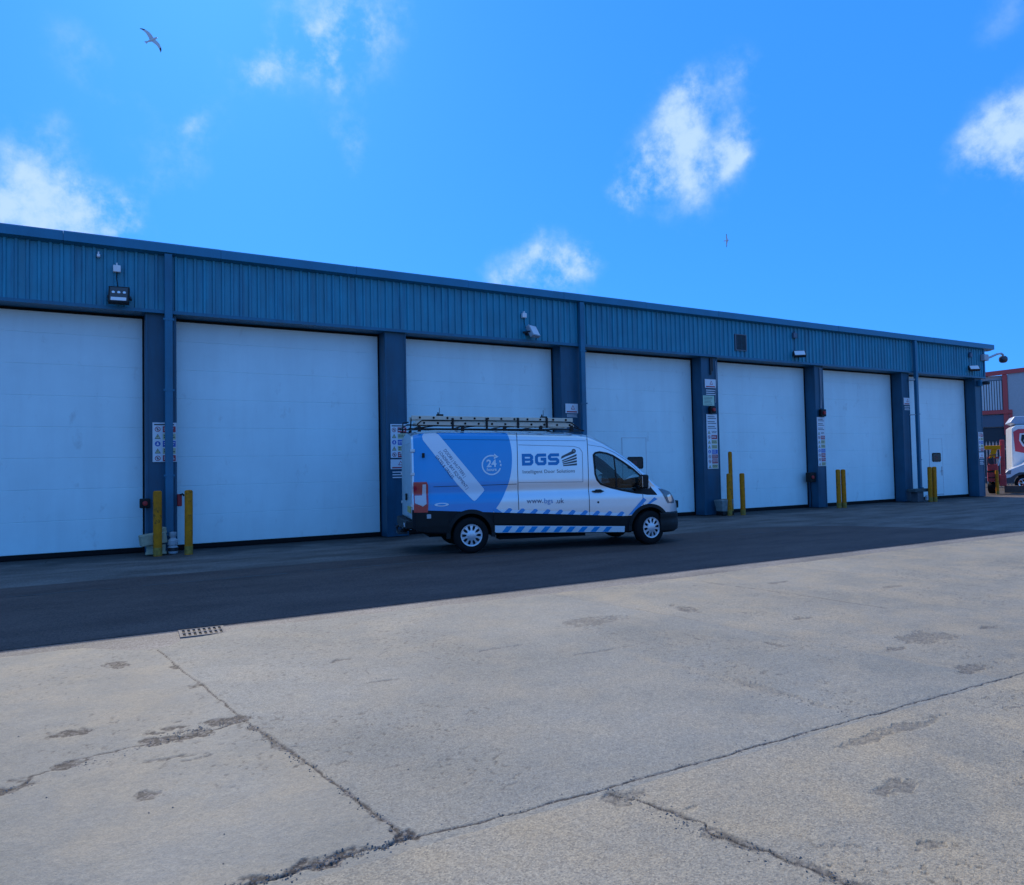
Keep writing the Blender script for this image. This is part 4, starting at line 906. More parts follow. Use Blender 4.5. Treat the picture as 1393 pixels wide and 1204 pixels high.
# lamps
tail_red = mat('lamp_red', (.48, .006, .025), .12, coat=1.0); tail_clear = mat('lamp_clear', (.62, .55, .55), .12, coat=1.0)
for s in (-1, 1):
    TL = patch('tail_light', [(-1.10, .82), (-.84, .815), (-.825, 1.0), (-.825, 1.33), (-.85, 1.40), (-1.10, 1.40)], tail_red, .02, VN, s, .04, .03)
    patch('clear_lens', [(-1.08, 1.00), (-.93, .93), (-.865, .98), (-.865, 1.35), (-.93, 1.35), (-.94, 1.14), (-1.08, 1.14)], tail_clear, .0225, TL, s, .04)
hl_m = mat('headlamp', (.10, .14, .17), .05, coat=1.0); hl_s = mat('headlamp_silver', (.75, .78, .8), .12, .8, coat=1)
for s in (-1, 1):
    HLp = patch('headlight', [(3.98, 1.145), (4.10, 1.12), (4.24, 1.07), (4.32, 1.0), (4.39, .88), (4.385, .82), (4.20, .83), (4.15, .90), (4.08, 1.02)], hl_m, .012, VN, s, .04, .03)
    patch('lamp_reflector', [(4.17, .99), (4.25, 1.02), (4.31, .93), (4.33, .86), (4.22, .86), (4.19, .92)], hl_s, .0145, HLp, s, .03)
    patch('door_handle', [(2.50, 1.135), (2.55, 1.10), (2.70, 1.10), (2.76, 1.125), (2.72, 1.135), (2.68, 1.16), (2.59, 1.16), (2.56, 1.14)], black_pla, .035, VN, s, .05, .04)
    patch('lock_cap', [(2.62+.022*math.cos(a), .90+.022*math.sin(a)) for a in np.linspace(0, 6.28, 13)[:-1]], black_pla, .004, VN, s)
# badge oval: plain ellipse
patch('oval_badge', [(-.57+.14*math.cos(a), .955+.035*math.sin(a)) for a in np.linspace(0, 6.28, 25)[:-1]], decal_white, .004, body)
patch('oval_badge_centre', [(-.57+.085*math.cos(a), .955+.016*math.sin(a)) for a in np.linspace(0, 6.28, 19)[:-1]], decal_blue, .0055, body)
# glazing
gl = bpy.data.materials.new('van_glass'); gl.use_nodes = True; t_ = gl.node_tree; t_.nodes.clear()
o_ = t_.nodes.new('ShaderNodeOutputMaterial'); ms = t_.nodes.new('ShaderNodeMixShader'); tr = t_.nodes.new('ShaderNodeBsdfTransparent'); gs = t_.nodes.new('ShaderNodeBsdfGlossy'); lw = t_.nodes.new('ShaderNodeFresnel')
tr.inputs[0].default_value = (.50, .60, .60, 1); gs.inputs['Roughness'].default_value = .02; lw.inputs['IOR'].default_value = 1.6
t_.links.new(lw.outputs[0], ms.inputs[0]); t_.links.new(tr.outputs[0], ms.inputs[1]); t_.links.new(gs.outputs[0], ms.inputs[2]); t_.links.new(ms.outputs[0], o_.inputs[0])
for s in (-1, 1):
    patch('side_window', WIN, gl, -.018, VN, s)
    rimp = sline('', WIN, .04, black_pla, 0, None, closed=True); patch('window_seal', rimp, black_pla, .003, VN, s)
    patch('window_pillar', [(2.99, 1.81), (3.02, 1.80), (3.07, 1.14), (3.03, 1.15)], black_pla, -.012, VN, s)
    patch('quarter_trim', [(3.60, 1.36), (3.66, 1.36), (3.80, 1.17), (3.92, 1.03), (3.92, 1.01), (3.70, 1.02), (3.46, 1.06), (3.44, 1.1), (3.5, 1.3)], black_pla, .005, VN, s)
wsx = [2.76, 2.9, 3.05, 3.2, 3.35, 3.5, 3.65, 3.78, 3.9]; m_ = MB(); vs = []
for x in wsx:
    rg = ring(x, .02)[-5:]; yi, zi = rg[0]
    crow = [(-.72, None)]; line = []
    for y in np.linspace(-.72, .72, 9):
        q = min(abs(y)/max(yi, .3), 1.0); zc = rg[-1][1]; z = zi+(zc-zi)*(1-q*q); line.append((x, y, z))
    vs += line
fs = [(i*9+j, i*9+j+1, (i+1)*9+j+1, (i+1)*9+j) for i in range(len(wsx)-1) for j in range(8)]
m_.add(vs, fs).build('windscreen', gl, VN, smooth='all', normals=False)
# cab interior
trim = mat('seat_cloth', (.025, .025, .028), .85)
for yc in (-.52, .52):
    S = MB().box(2.42, 2.86, yc-.24, yc+.24, .78, 1.0).build('seat', trim, VN, bevel=.05)
    bk = MB(); bk.box(2.32, 2.44, yc-.23, yc+.23, .95, 1.52); bk.build('seat_back', trim, S, bevel=.05)
    MB().box(2.32, 2.42, yc-.13, yc+.13, 1.56, 1.76).build('headrest', trim, S, bevel=.04)
MB().box(3.28, 3.80, -.86, .86, .70, 1.16).box(3.34, 3.5, -.75, -.3, 1.16, 1.24).build('dashboard', black_pla, VN, bevel=.05)
sw_ = MB(); ang = np.linspace(0, 2*math.pi, 29)
sw_.tube([(3.18+.09*math.sin(a), -.52+.2*math.cos(a), 1.2+.18*math.sin(a)) for a in ang], .016, 8, caps=False).tube([(3.32, -.52, 1.08), (3.19, -.52, 1.19)], .03)
sw_.build('steering_wheel', black_pla, VN, smooth=True)
MB().box(2.2, 2.24, -.85, .85, .7, 2.2).build('bulkhead', mat('bulkhead_grey', (.08, .085, .09), .7), VN)
MB().box(2.3, 4.0, -.9, .9, .55, .63).build('cab_floor', black_rub, VN)
# mirrors
for s in (-1, 1):
    mm = MB(); mm.box(3.50, 3.63, s*1.14-.12, s*1.14+.12, 1.16, 1.44); MO = mm.build('door_mirror', black_pla, VN, bevel=.035, segs=3)
    MB().box(3.47, 3.58, s*1.02-.06, s*1.02+.04, 1.15, 1.22).build('mirror_arm', black_pla, MO, bevel=.015)
    MB().box(3.60, 3.65, s*1.17-.085, s*1.17+.085, 1.15, 1.28).build('mirror_cover', silver, MO, bevel=.02)
    MB().box(3.492, 3.499, s*1.14-.1, s*1.14+.1, 1.19, 1.41).build('mirror_glass', chrome, MO)
# underbody
MB().box(-.75, 3.1, -.5, .5, .30, .42).box(.6, 2.4, -.8, -.5, .22, .40).build('underbody', black_rub, VN)
MB().tube([(0, -.9, .35), (0, .9, .35)], .06).tube([(3.75, -.8, .35), (3.75, .8, .35)], .05).build('axle', black_rub, VN)
# wheels
tyre = MB(); hw = .108
tyre.lathe([(.215, -hw*.9), (.23, -hw*1.0), (.29, -hw*1.02), (.325, -hw*.88), (.343, -hw*.7), (.347, -hw*.3), (.347, hw*.3), (.343, hw*.7), (.325, hw*.88), (.29, hw*1.02), (.23, hw), (.215, hw*.9), (.21, 0), (.215, -hw*.9)], 48, 'Y')
for k_ in range(60):
    a = 2*math.pi*k_/60
wheel = tyre.build('wheel', mat('tyre', (.011, .010, .010), .85, noise=.2, spec=.2), VN, smooth=True)
rim = MB(); rim.lathe([(.213, -.095), (.205, -.10), (.195, -.085), (.19, -.04), (0, -.04)], 40, 'Y'); RM = rim.build('rim', mat('rim_dark', (.03, .03, .033), .5, .5), wheel, smooth=True)
hc = MB(); silver_cap = mat('hub_silver', (.62, .64, .68), .3, .6)
hc.lathe([(.216, -.098), (.212, -.112), (.190, -.110), (.180, -.094)], 48, 'Y').lathe([(0, -.118), (.055, -.118), (.085, -.112), (.10, -.095)], 32, 'Y')
for k_ in range(10):
    a = 2*math.pi*(k_+.5)/10; vv = []
    for rr_, hw_, yy in ((.06, .026, -.114), (.13, .016, -.108), (.195, .036, -.106)):
        for sg in (-1, 1):
            vv.append((rr_*math.cos(a)-sg*hw_*math.sin(a), yy, rr_*math.sin(a)+sg*hw_*math.cos(a)))
            vv.append((rr_*math.cos(a)-sg*hw_*math.sin(a), yy+.02, rr_*math.sin(a)+sg*hw_*math.cos(a)))
    hc.add(vv, [(0, 2, 6, 4), (4, 6, 10, 8), (0, 4, 5, 1), (4, 8, 9, 5), (2, 3, 7, 6), (6, 7, 11, 10)])
hc.build('hub_cap', silver_cap, wheel, smooth=True)
wheel.location = (0, -.90, .345)
for x, y, rz in ((3.75, -.90, R(13)), (0, .90, math.pi), (3.75, .90, math.pi+R(13))):
    w_ = copy_tree(wheel, VN); w_.location = (x, y, .345); w_.rotation_euler = (0, R(17*x), rz)

# livery ---------------------------------------------------------------------
# pale diagonal banner with rounded corners
def rot_pts(cx, cz, L_, W_, ang, r_=.05):
    P = []
    for sx, sz, a0 in ((1, 1, 0), (-1, 1, 90), (-1, -1, 180), (1, -1, 270)):
        for k_ in range(5):
            an = R(a0+90*k_/4); P.append((sx*(L_/2-r_)+r_*math.cos(an), sz*(W_/2-r_)+r_*math.sin(an)))
    ca, sa = math.cos(ang), math.sin(ang)
    return [(cx+a*ca-b*sa, cz+a*sa+b*ca) for a, b in P]
ANG = math.atan2(-1.26, .92)
bn = [(-.88, 2.325), (-.65, 2.332), (-.60, 2.31), (.265, 1.235), (.272, 1.20), (.245, 1.165), (.105, 1.025), (.065, 1.005), (.03, 1.03), (-.26, 1.34), (-.90, 2.20), (-.915, 2.27)]
patch('banner', bn, decal_white, .003, body)
ba, bb = math.cos(ANG), math.sin(ANG)
for s_, offn, al in (('DOORS | SHUTTERS |', .055, .17), ('LOADING BAY EQUIPMENT |', -.045, .14), ('GATES & GRILLES', -.145, .17)):
    ox = -.60+ba*al-bb*offn; oz = 2.20+bb*al+ba*offn
    text_patch('lettering', s_, ox-.06, oz-.10, .088, decal_navy, .0045, body, .80, ANG)
# 24 hours roundel
C0 = (.43, 1.695)
arc = [(C0[0]+.185*math.cos(a), C0[1]+.185*math.sin(a)) for a in np.linspace(R(62), R(340), 40)]
arc2 = [(C0[0]+.185*math.cos(a), C0[1]+.185*math.sin(a)) for a in np.linspace(R(352), R(366), 5)]
arc3 = [(C0[0]+.185*math.cos(a), C0[1]+.185*math.sin(a)) for a in np.linspace(R(14), R(28), 5)]
patch('roundel', sline('', arc, .028, None, 0, None)+sline('', arc2, .028, None, 0, None)+sline('', arc3, .028, None, 0, None)+[[(C0[0]+.06, C0[1]+.225), (C0[0]+.145, C0[1]+.16), (C0[0]+.05, C0[1]+.115)]], decal_white, .003, body)
text_patch('lettering', '24', C0[0], C0[1]-.035, .20, decal_white, .003, body, 1.0, 0, .006, 'CENTER')
text_patch('lettering', 'hours', C0[0], C0[1]-.115, .085, decal_white, .003, body, 1.0, 0, .003, 'CENTER')
# BGS letters from strokes
def letters(x0, z0, wl, hl, gp, th):
    P = []; i0 = th/2
    B_ = [(i0, 0), (wl-i0-.02, 0), (wl-i0, .02), (wl-i0, hl/2-.015), (wl-i0-.015, hl/2), (wl-i0, hl/2+.015), (wl-i0, hl-.02), (wl-i0-.02, hl), (0, hl)]
    h0 = th/2; H = hl-th
    def T(pts, k_): return [(x0+k_*(wl+gp)+a, z0+b) for a, b in pts]
    P += sline('', T([(th, h0), (wl-i0-.03, h0), (wl-i0, h0+.03), (wl-i0, hl/2-.03), (wl-i0-.025, hl/2), (wl-i0, hl/2+.03), (wl-i0, hl-h0-.03), (wl-i0-.03, hl-h0), (th, hl-h0)], 0), th, None, 0, None)
    P += sline('', T([(i0, 0), (i0, hl)], 0), th, None, 0, None)+sline('', T([(th, hl/2), (wl-i0-.055, hl/2)], 0), th*.8, None, 0, None)
    P += sline('', T([(wl, hl-h0), (i0+.035, hl-h0), (i0, hl-h0-.035), (i0, h0+.035), (i0+.035, h0), (wl-i0-.02, h0), (wl-i0, h0+.02), (wl-i0, hl*.52), (wl*.5, hl*.52)], 1), th, None, 0, None)
    P += sline('', T([(wl, hl-h0), (i0+.03, hl-h0), (i0, hl-h0-.03), (i0, hl/2+.025), (i0+.025, hl/2), (wl-i0-.025, hl/2), (wl-i0, hl/2-.025), (wl-i0, h0+.03), (wl-i0-.03, h0), (0, h0)], 2), th, None, 0, None)
    return P
patch('company_letters', letters(1.05, 1.67, .235, .235, .035, .062), decal_logo, .003, body)
# shutter emblem: roll and slats
em = []
em.append([(1.86, 1.795), (1.88, 1.845), (2.12, 1.955), (2.155, 1.90), (1.95, 1.83), (1.885, 1.80)])
em.append([(2.14+.045*math.cos(a), 1.945+.045*math.sin(a)) for a in np.linspace(0, 6.28, 17)[:-1]])
for k_ in range(4):
    zl = 1.765-.033*k_; zr = 1.885-.062*k_; em.append([(1.885+.006*k_, zl), (2.195, zr), (2.195, zr-.042), (1.885+.006*k_, zl-.023)])
patch('shutter_emblem', em, decal_grey, .003, body)
patch('shutter_emblem_roll', [(2.14+.020*math.cos(a), 1.945+.020*math.sin(a)) for a in np.linspace(0, 6.28, 13)[:-1]], mat('emblem_pale', (.3, .3, .3), .4), .0045, body)
text_patch('lettering', 'Intelligent Door Solutions', 1.05, 1.515, .098, decal_grey, .003, body, 1.02, 0, .0, spacing=1.04)
text_patch('lettering', 'www.', 1.12, .925, .145, decal_navy, .003, body, 1.0, 0, 0)
text_patch('lettering', 'bgs', 1.475, .915, .145, decal_logo, .003, body, 1.0, 0, 0)
text_patch('lettering', '.uk', 1.715, .907, .145, decal_navy, .003, body, 1.0, 0, 0)
# reflective strips
def cl(x): return max(.80-.062*x, .605)
patch('reflective_strip', [(.50, cl(.50)+.001), (3.2, cl(3.2)+.001), (3.2, cl(3.2)+.055), (.50, cl(.5)+.06)], mat('strip_white', (.85, .87, .90), .3), .0022, body)
ch = []; ch2 = []
for k_ in range(10):
    x = .70+.262*k_; z = cl(x)+.002; ch.append([(x-.05, z), (x+.07, z-.006), (x+.125, z+.055), (x+.09, z+.085), (x+.05, z+.085)])
    zs0 = .505-(x-.47)*.044; zs1 = .385-(x-.47)*.037
    if x < 2.95: ch2.append([(x-.09, zs1), (x+.03, zs1-.004), (x+.12, zs0-.008), (x+.0, zs0-.004)])
ch.append([(.46, cl(.5)+.002), (.62, cl(.6)+.002), (.50, cl(.5)+.08), (.44, cl(.5)+.085)])
ch.append([(3.27, .615), (3.37, .63), (3.68, .915), (3.61, .965), (3.52, .87)])
ch.append([(3.66, .805), (3.76, .835), (3.93, .925), (3.86, .965)])
patch('chevrons', ch, decal_blue, .0038, body); patch('sill_chevrons', ch2, decal_blue, .0165, body)

# roof rack (part of the van)
rk = MB()
for x in (-.95, -.1, .75, 1.5, 2.15): rk.tube([(x, -.78, 2.475), (x, .78, 2.475)], .016, 8).box(x-.03, x+.03, -.83, -.77, 2.37-.03*(x > 1.9), 2.47).box(x-.03, x+.03, .77, .83, 2.37-.03*(x > 1.9), 2.47)
for s in (-1, 1):
    rk.tube([(-1.18, s*.80, 2.50), (2.15, s*.80, 2.45), (2.42, s*.80, 2.36)], .014, 8).tube([(-1.16, s*.80, 2.43), (2.2, s*.80, 2.385)], .012, 8)
    rk.tube([(-1.12, s*.78, 2.44), (-1.10, s*.78, 2.64), (-.98, s*.78, 2.655)], .014, 8)
rk.tube([(2.42, -.8, 2.36), (2.46, 0, 2.40), (2.42, .8, 2.36)], .014, 8).tube([(-1.18, -.8, 2.5), (-1.2, .8, 2.5)], .014, 8)
for x in (-.30, .38, 1.02, 1.62): rk.box(x-.022, x+.022, -.845, -.825, 2.42, 2.63)
rk.tube([(-1.0, -.835, 2.505), (-.9, -.84, 2.585), (.9, -.84, 2.565), (2.12, -.84, 2.535), (2.3, -.82, 2.42)], .012, 6)
for x in (-.95, -.1, .75, 1.5): rk.tube([(x, -.80, 2.44), (x+.35, -.80, 2.49)], .014, 6)
rk.build('roof_rack', black_pla, VN, smooth=True)
# ladder: top-level thing lying on the rack
LD = thing('ladder', 'two section aluminium ladder strapped on the roof rack of the van', 'ladder', VN.location, VA)
for k_, (za, x0, x1) in enumerate(((2.500, -1.02, 2.20), (2.605, -1.10, 2.18))):
    for s in (-.81, -.36):
        rl = MB(); tz = -.022; vs = []
        for x in (x0, x1):
            z0 = za+(x-x0)*-.020
            vs += [(x, s-.014, z0), (x, s+.014, z0), (x, s+.014, z0+.078), (x, s-.014, z0+.078)]
        rl.add(vs, [(0, 1, 2, 3), (4, 5, 6, 7), (0, 1, 5, 4), (1, 2, 6, 5), (2, 3, 7, 6), (3, 0, 4, 7)]); rl.build('rail', alu, LD, bevel=.006)
    for i in range(12):
        x = x0+.16+i*.27; z = za+.04+(x-x0)*-.020
        if x > x1-.05: break
        rg_ = MB(); rg_.tube([(x, -.796, z), (x, -.374, z)], .014, 8); rg_.build('rung', alu, LD)
        MB().tube([(x, -.832, z), (x, -.8245, z)], .022, 10).build('rung_end', black_rub, LD)
for x, z in ((-.52, 2.69), (1.62, 2.64)):
    kb = MB(); kb.tube([(x, -.6, z), (x, -.6, z+.16)], .005, 6).box(x-.06, x+.07, -.64, -.56, z-.04, z+.03).tube([(x-.03, -.6, z), (x-.03, -.6, z+.07)], .014, 8); kb.build('clamp', black_rub, LD)

# ================================================================ GULLS
def gull(label, loc, span, fwd, wing):
    t = thing('seagull', label, 'seagull', loc, 0, 'gulls in flight')
    y_ = wing.normalized(); x_ = (fwd-y_*fwd.dot(y_)).normalized(); z_ = x_.cross(y_)
    if z_.z < 0: y_ = -y_; z_ = -z_
    Q = Matrix((x_, y_, z_)).transposed(); t.rotation_euler = Q.to_euler(); t.scale = (span, span, span)
    m = MB(); prof = [(-.22, .004), (-.17, .022), (-.10, .04), (0, .052), (.08, .047), (.13, .034), (.16, .034), (.19, .028), (.205, .012)]
    n = 12; vs = []
    for x, r_ in prof:
        for k_ in range(n): a = 2*math.pi*k_/n; vs.append((x, r_*math.cos(a), r_*.9*math.sin(a)))
    fs = [(i*n+k_, i*n+(k_+1) % n, (i+1)*n+(k_+1) % n, (i+1)*n+k_) for i in range(len(prof)-1) for k_ in range(n)]; fs += [tuple(range(n)), tuple((len(prof)-1)*n+k_ for k_ in range(n))]
    m.add(vs, fs); m.add([(-.18, -.02, 0), (-.30, -.055, 0), (-.30, .055, 0), (-.18, .02, 0), (-.18, 0, .012)], [(0, 1, 2, 3), (0, 1, 4), (3, 2, 4)])
    wsec = [(.02, .0, .09, -.08), (.14, .035, .10, -.06), (.26, .05, .085, -.045), (.38, .035, .045, -.05), (.46, .015, -.01, -.07), (.50, .0, -.075, -.085)]
    for s in (-1, 1):
        vs = []
        for y, z, xf, xb in wsec: vs += [(xf, s*y, z), (xb, s*y, z-.006), ((xf+xb)/2+.01, s*y, z+.010)]
        fs = []
        for i in range(len(wsec)-1): a = i*3; b = a+3; fs += [(a, b, b+2, a+2), (a+2, b+2, b+1, a+1), (a+1, b+1, b, a)]
        m.add(vs, fs)
    m.v = m.v
    b = m.build('body', mat('gull_white', (.55, .55, .56), .7), t, smooth=True)
    tp = MB()
    for s in (-1, 1):
        vs = []
        for y, z, xf, xb in wsec[-3:]: vs += [(xf+.003, s*y*1.002, z+.001), (xb-.003, s*y*1.002, z-.009), ((xf+xb)/2+.01, s*y, z+.013)]
        fs = []
        for i in range(2): a = i*3; b_ = a+3; fs += [(a, b_, b_+2, a+2), (a+2, b_+2, b_+1, a+1), (a+1, b_+1, b_, a)]
        tp.add(vs, fs)
    tp.build('wing_tip', mat('gull_dark', (.03, .03, .035), .7), t)
    MB().tube([(.20, 0, 0), (.235, 0, -.004), (.25, 0, -.012)], [.012, .008, .003], 8).build('beak', mat('beak', (.5, .3, .03), .5), t)
gull('gliding gull with spread wings high above the left of the building', (2.743, 21.367, 22.64), 1.34, r2*.75+u2*.25+fw*.55, r2*.64-u2*.74+fw*.22)
gull('small distant gull banking above the middle of the roof', (35.0, 15.61, 15.71), .85, r2*.75+fw*.5, u2*.9-r2*.12-fw*.35)

# ================================================================ BEYOND THE CORNER
TH = R(90-63.95)          # view direction in plan
def far(D, lat=0): 
    d = Vector((math.sin(R(63.95)), math.cos(R(63.95)))); r_ = Vector((math.cos(R(63.95)), -math.sin(R(63.95))))
    p = Vector((0, CAMPOS.y)) + d*D + r_*lat; return (p.x, p.y, 0)
FR = R(-63.95)
W = thing('warehouse', 'grey warehouse with red trim and white ribbed panels beyond the building corner', 'building', far(60), FR)
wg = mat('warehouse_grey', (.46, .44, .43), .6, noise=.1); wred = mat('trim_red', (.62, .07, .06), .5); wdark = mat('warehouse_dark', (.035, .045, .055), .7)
ww = mat('ribbed_white', (.62, .63, .62), .5)
MB().prism([(.3, 0), (14, 0), (14, 8.0), (.3, 7.33)], 0, 10).box(-6, .3, .2, 10, 0, 7.25).build('wall', wg, W)
rp = MB()
x = -3.0
while x < -.05: rp.box(x, x+.10, .06, .19, 4.9, 6.9); x += .15
rp.build('ribbed_panel', ww, W)
MB().box(-6, .0, .12, .19, 4.9, 6.95).build('panel_recess', mat('recess_dark', (.07, .08, .09), .7), W)
MB().prism([(-6, 7.0), (14, 8.0), (14, 8.35), (-6, 7.25)], -.1, .3).build('roof_edge', wred, W)
MB().box(.0, .28, -.05, .1, 3.2, 7.3).box(-6, .5, -.1, .15, 4.62, 4.88).box(.32, .5, -.06, -.005, 2.9, 4.6).build('red_trim', wred, W)
MB().box(-6, .3, .0, .19, 3.75, 4.55).build('lintel', mat('lintel_grey', (.10, .13, .17), .6), W)
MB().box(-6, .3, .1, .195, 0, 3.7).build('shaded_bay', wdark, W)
pf = thing('palisade_fence', 'grey palisade fence behind the red machine', 'fence', far(50), FR)
m = MB()
for i in range(34): x = -3.0+i*.16; m.prism([(x, 0), (x+.07, 0), (x+.07, 2.45), (x+.035, 2.6), (x, 2.45)], -.01, .01)
m.build('pales', grey_galv, pf); MB().box(-3, 2.5, .012, .05, .5, .56).box(-3, 2.5, .012, .05, 2.1, 2.16).build('rails', grey_galv, pf)
# lorry with luton style body
T_ = thing('horsebox_lorry', 'white lorry with a red framed side window and roof deflector behind the white car', 'lorry', far(45.5, .22), FR+R(6))
lw_ = mat('lorry_white', (.72, .74, .74), .35, coat=.5, noise=.05); lred = mat('lorry_red', (.55, .015, .035), .35, coat=.5)
MB().prism([(.04, .95), (5.5, .95), (5.5, 3.3), (.3, 3.3), (.08, 3.15)], 0, 2.3).build('body', lw_, T_, bevel=.06)
MB().prism([(.02, 3.42), (.25, 3.75), (1.3, 3.72), (5.5, 3.72), (5.5, 3.35), (.3, 3.33)], .15, 2.1).build('roof_deflector', mat('deflector', (.38, .45, .55), .4, noise=.1), T_, bevel=.05)
MB().prism([(.15, 2.95), (.36, 3.08), (5.4, 3.08), (5.4, 1.55), (.8, 1.80), (.20, 1.95)], -.015, .0).build('red_band', lred, T_)
MB().prism([(.42, 2.86), (5.3, 2.86), (5.3, 2.0), (.95, 2.05), (.52, 2.2), (.38, 2.5)], -.03, -.016).build('window_surround', sign_white, T_)
lwn = MB().prism([(.50, 2.79), (5.3, 2.79), (5.3, 2.08), (1.0, 2.12), (.60, 2.25), (.46, 2.5)], -.04, -.031).build('window', dark_glass, T_)
m = MB(); disc(m, .78, 2.48, .20, -.043, 0, 24, r0=.13); disc(m, .80, 2.48, .08, -.043, 0, 16); quad(m, .86, .96, 2.24, 2.34, -.043, 0); m.build('round_emblem', sign_white, T_, normals=False)
m = MB(); 
for z, a, b in ((1.42, .55, .85), (1.30, .45, .95), (1.18, .5, 1.0)): quad(m, a, b, z, z+.05, -.004, 0)
m.build('small_lettering', lred, T_, normals=False)
MB().box(.3, 5.4, .2, 2.1, .5, .95).build('chassis', dark_metal, T_)
for x in (1.2, 4.2):
    m = MB(); m.lathe([(0, 0), (.3, 0), (.45, .03), (.48, .1), (.48, .25), (0, .25)], 24, 'Y', (x, .05, .48)); m.build('wheel', black_rub, T_, smooth=True)
# red machine with yellow arm
Rm = thing('yard_machine', 'red yard machine with a yellow T shaped arm and black tyre', 'machine', far(39.9), FR)
mred = mat('machine_red', (.60, .05, .045), .5, noise=.25, nscale=6)
MB().box(-.72, -.28, 0, 1.2, .55, 1.02).box(-.70, -.30, .1, 1.1, 1.05, 1.35).build('body', mred, Rm, bevel=.04)
MB().box(-.72, -.28, -.02, -.005, .98, 1.06).box(-.7, -.3, -.02, -.006, .72, .76).build('bumper_strip', black_pla, Rm)
MB().box(-.62, -.42, .2, .9, 1.33, 1.62).tube([(-.7, .1, 1.3), (-.66, .1, 1.75), (-.35, .1, 1.78)], .025).tube([(-.45, .0, 1.35), (-.5, .0, 1.7)], .03).build('frame', mat('machine_dark', (.06, .04, .05), .5), Rm)
MB().box(-.72, -.22, .3, .5, 1.60, 1.68).box(-.72, -.66, .2, .3, 1.35, 1.6).build('top_rail', mred, Rm)
MB().box(-.20, -.02, .4, 1.6, .35, 2.45).box(-.28, .0, .35, 1.5, .35, .85).build('mast_panel', mred, Rm, bevel=.03)
MB().lathe([(0, -.02), (.12, -.02), (.24, 0), (.26, .06), (.26, .3), (0, .3)], 24, 'Y', (0, -.14, 0)).build('wheel', black_rub, Rm, smooth=True, loc=(-.5, .3, .27)).rotation_euler = (0, 0, R(72))
ya = mat('arm_yellow', (1.0, .33, .0), .5, spec=.2)
MB().box(-.78, -.18, .2, .4, 2.02, 2.20).prism([(-.62, 1.62), (-.42, 1.62), (-.30, 2.03), (-.52, 2.03), (-.58, 1.85)], .22, .38).build('arm', ya, Rm, bevel=.02)
MB().tube([(-.29, -.1, 1.28), (-.20, -.1, 1.70)], .03, 8).build('lever', sign_white, Rm)
# white car nose
Cr = thing('parked_car', 'white car with black arch trims facing left at the right edge', 'car', far(44.0, -.12), FR+R(4))
cw = mat('car_white', (.68, .72, .76), .3, coat=.8)
prof = [(.05, .38), (-.02, .55), (.02, .82), (.18, 1.0), (.85, 1.30), (1.45, 1.78), (4.5, 1.80), (4.7, 1.2), (4.7, .35), (1.25, .35)]
m = MB(); arch = [(.82+.42*math.cos(a), .40+.42*math.sin(a)) for a in np.linspace(0, math.pi, 14)]
m.prism(prof[:9]+[(1.25, .35)]+arch+[(.38, .36)], 0, 1.8); m.build('body', cw, Cr, bevel=.05)
MB().prism([(.98, 1.30), (1.42, 1.70), (3.8, 1.72), (3.8, 1.22)], -.012, -.002).build('side_window', dark_glass, Cr)
MB().prism([(-.03, .36), (-.05, .58), (.30, .66), (.48, .80), (.66, .90), (.98, .90), (1.20, .76), (1.30, .52), (1.30, .36)]+[(.82+.40*math.cos(a), .40+.40*math.sin(a)) for a in np.linspace(-.05, math.pi+.05, 14)], -.018, -.004).build('arch_trim', mat('trim_grey', (.06, .07, .08), .5), Cr)
MB().prism([(.03, .80), (.20, .98), (.34, 1.02), (.30, .82)], -.014, -.004).build('headlight', mat('car_lamp', (.10, .16, .22), .1, coat=1), Cr)
m = MB(); m.lathe([(0, -.02), (.2, -.02), (.34, 0), (.36, .05), (.36, .22), (0, .22)], 28, 'Y', (.82, .03, .36)); WW = m.build('wheel', black_rub, Cr, smooth=True)
m = MB(); m.lathe([(.23, -.028), (.22, -.03), (.17, -.025)], 24, 'Y', (.82, .03, .36)).lathe([(0, -.032), (.06, -.03), (.07, -.02)], 16, 'Y', (.82, .03, .36))
for k_ in range(6):
    a = 2*math.pi*k_/6; m.tube([(.82+.05*math.cos(a), .0, .36+.05*math.sin(a)), (.82+.2*math.cos(a), .0, .36+.2*math.sin(a))], .022, 6)
m.build('rim', chrome, WW)
m = MB(); m.lathe([(0, -.02), (.2, -.02), (.34, 0), (.36, .05), (.36, .22), (0, .22)], 28, 'Y', (3.8, .03, .36)); m.build('wheel', black_rub, Cr, smooth=True)
k2 = thing('low_wall', 'low brown brick wall in front of the white car', 'wall', far(41.5), FR+R(-2))
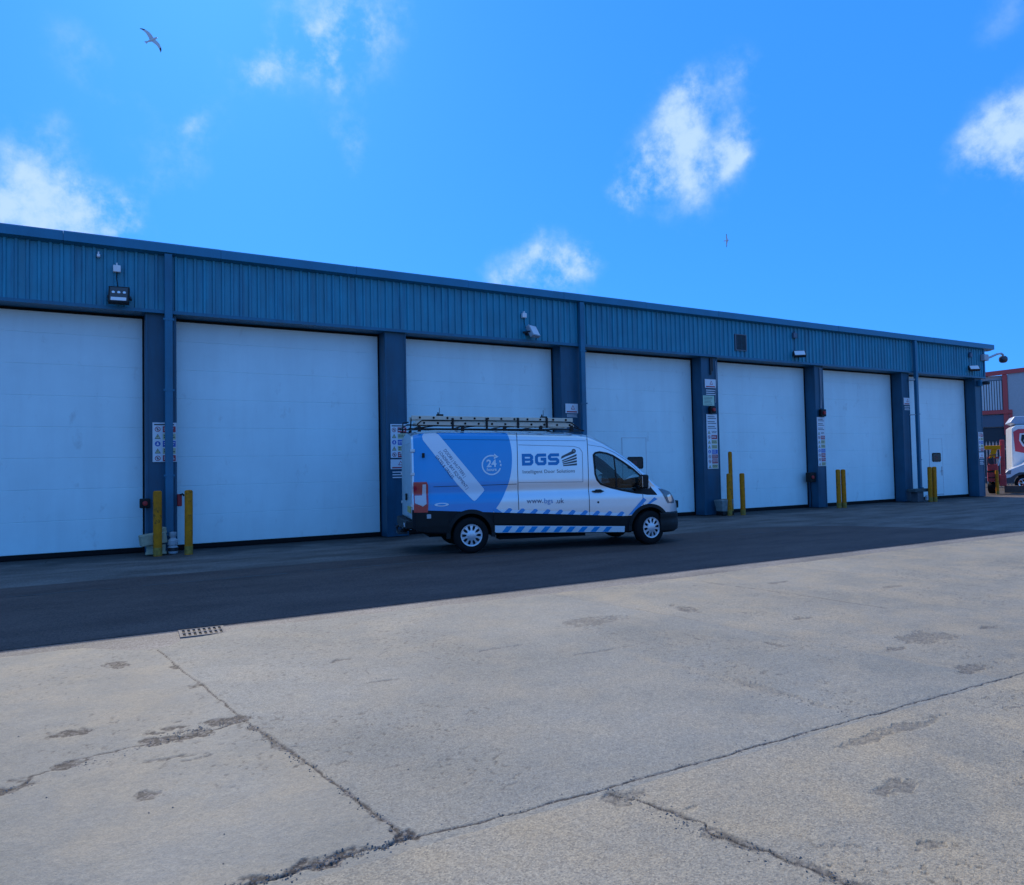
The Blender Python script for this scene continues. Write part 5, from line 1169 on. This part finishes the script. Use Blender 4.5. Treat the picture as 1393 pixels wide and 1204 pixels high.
MB().box(-.1, 6, 0, .25, 0, .32).build('wall', mat('brown_brick', (.13, .085, .07), .85, noise=.35, nscale=10, bump=.3), k2, bevel=.01)

# loose grit: far too many bits to count, one object each for the yard and the wall foot
def grit(name, pts, m, smin, smax):
    g_ = MB(); oc = [(1, 0, 0), (-1, 0, 0), (0, 1, 0), (0, -1, 0), (0, 0, 1), (0, 0, -.4)]
    F = [(0, 2, 4), (2, 1, 4), (1, 3, 4), (3, 0, 4), (2, 0, 5), (1, 2, 5), (3, 1, 5), (0, 3, 5)]
    for x, y, z in pts:
        s_ = random.uniform(smin, smax)*random.choice((.6, .8, 1)); a = random.uniform(0, 6.28); ca, sa = math.cos(a), math.sin(a)
        vv = []
        for p in oc:
            px, py, pz = [q*random.uniform(.6, 1.2) for q in p]; vv.append((x+s_*(px*ca-py*sa), y+s_*(px*sa+py*ca), z+s_*.6*pz))
        g_.add(vv, F)
    return tag(g_.build(name, m), kind='stuff')
P = []
def along(pts, n, spread):
    for _ in range(n):
        i = random.randrange(len(pts)-1); t = random.random(); (ax, ay), (bx, by) = pts[i], pts[i+1]
        P.append((ax+(bx-ax)*t+random.gauss(0, spread), ay+(by-ay)*t+random.gauss(0, spread), .001))
along([(.1, -14.1), (.57, -14.09), (1.25, -14.08)], 420, .03)
along([(.33, -12.15), (.9, -12.0)], 160, .05); along([(-.6, -12.6), (.3, -12.2)], 90, .03)
along([(.9, -12.1), (1.23, -14.08)], 160, .02); along([(2.27, -14.2), (2.4, -14.85), (2.6, -15.5)], 200, .04)
along([(1.3, -14.1), (3.8, -14.19)], 80, .02); along([(4.1, -12.5), (4.25, -14.1)], 140, .05)
for _ in range(260): P.append((random.uniform(-.5, 9), random.uniform(-15.5, -9.2), .001))
grit('loose_grit', P, mat('grit', (.15, .145, .14), .9, noise=.5, nscale=30), .003, .008)
P = []
for _ in range(900):
    x = random.uniform(-6, 33); P.append((x, random.choice((-.03, REC-.02, -.1))-abs(random.gauss(0, .12)) if True else 0, -.012))
grit('wall_foot_debris', P, mat('debris', (.07, .06, .05), .9, noise=.5, nscale=30), .006, .02)
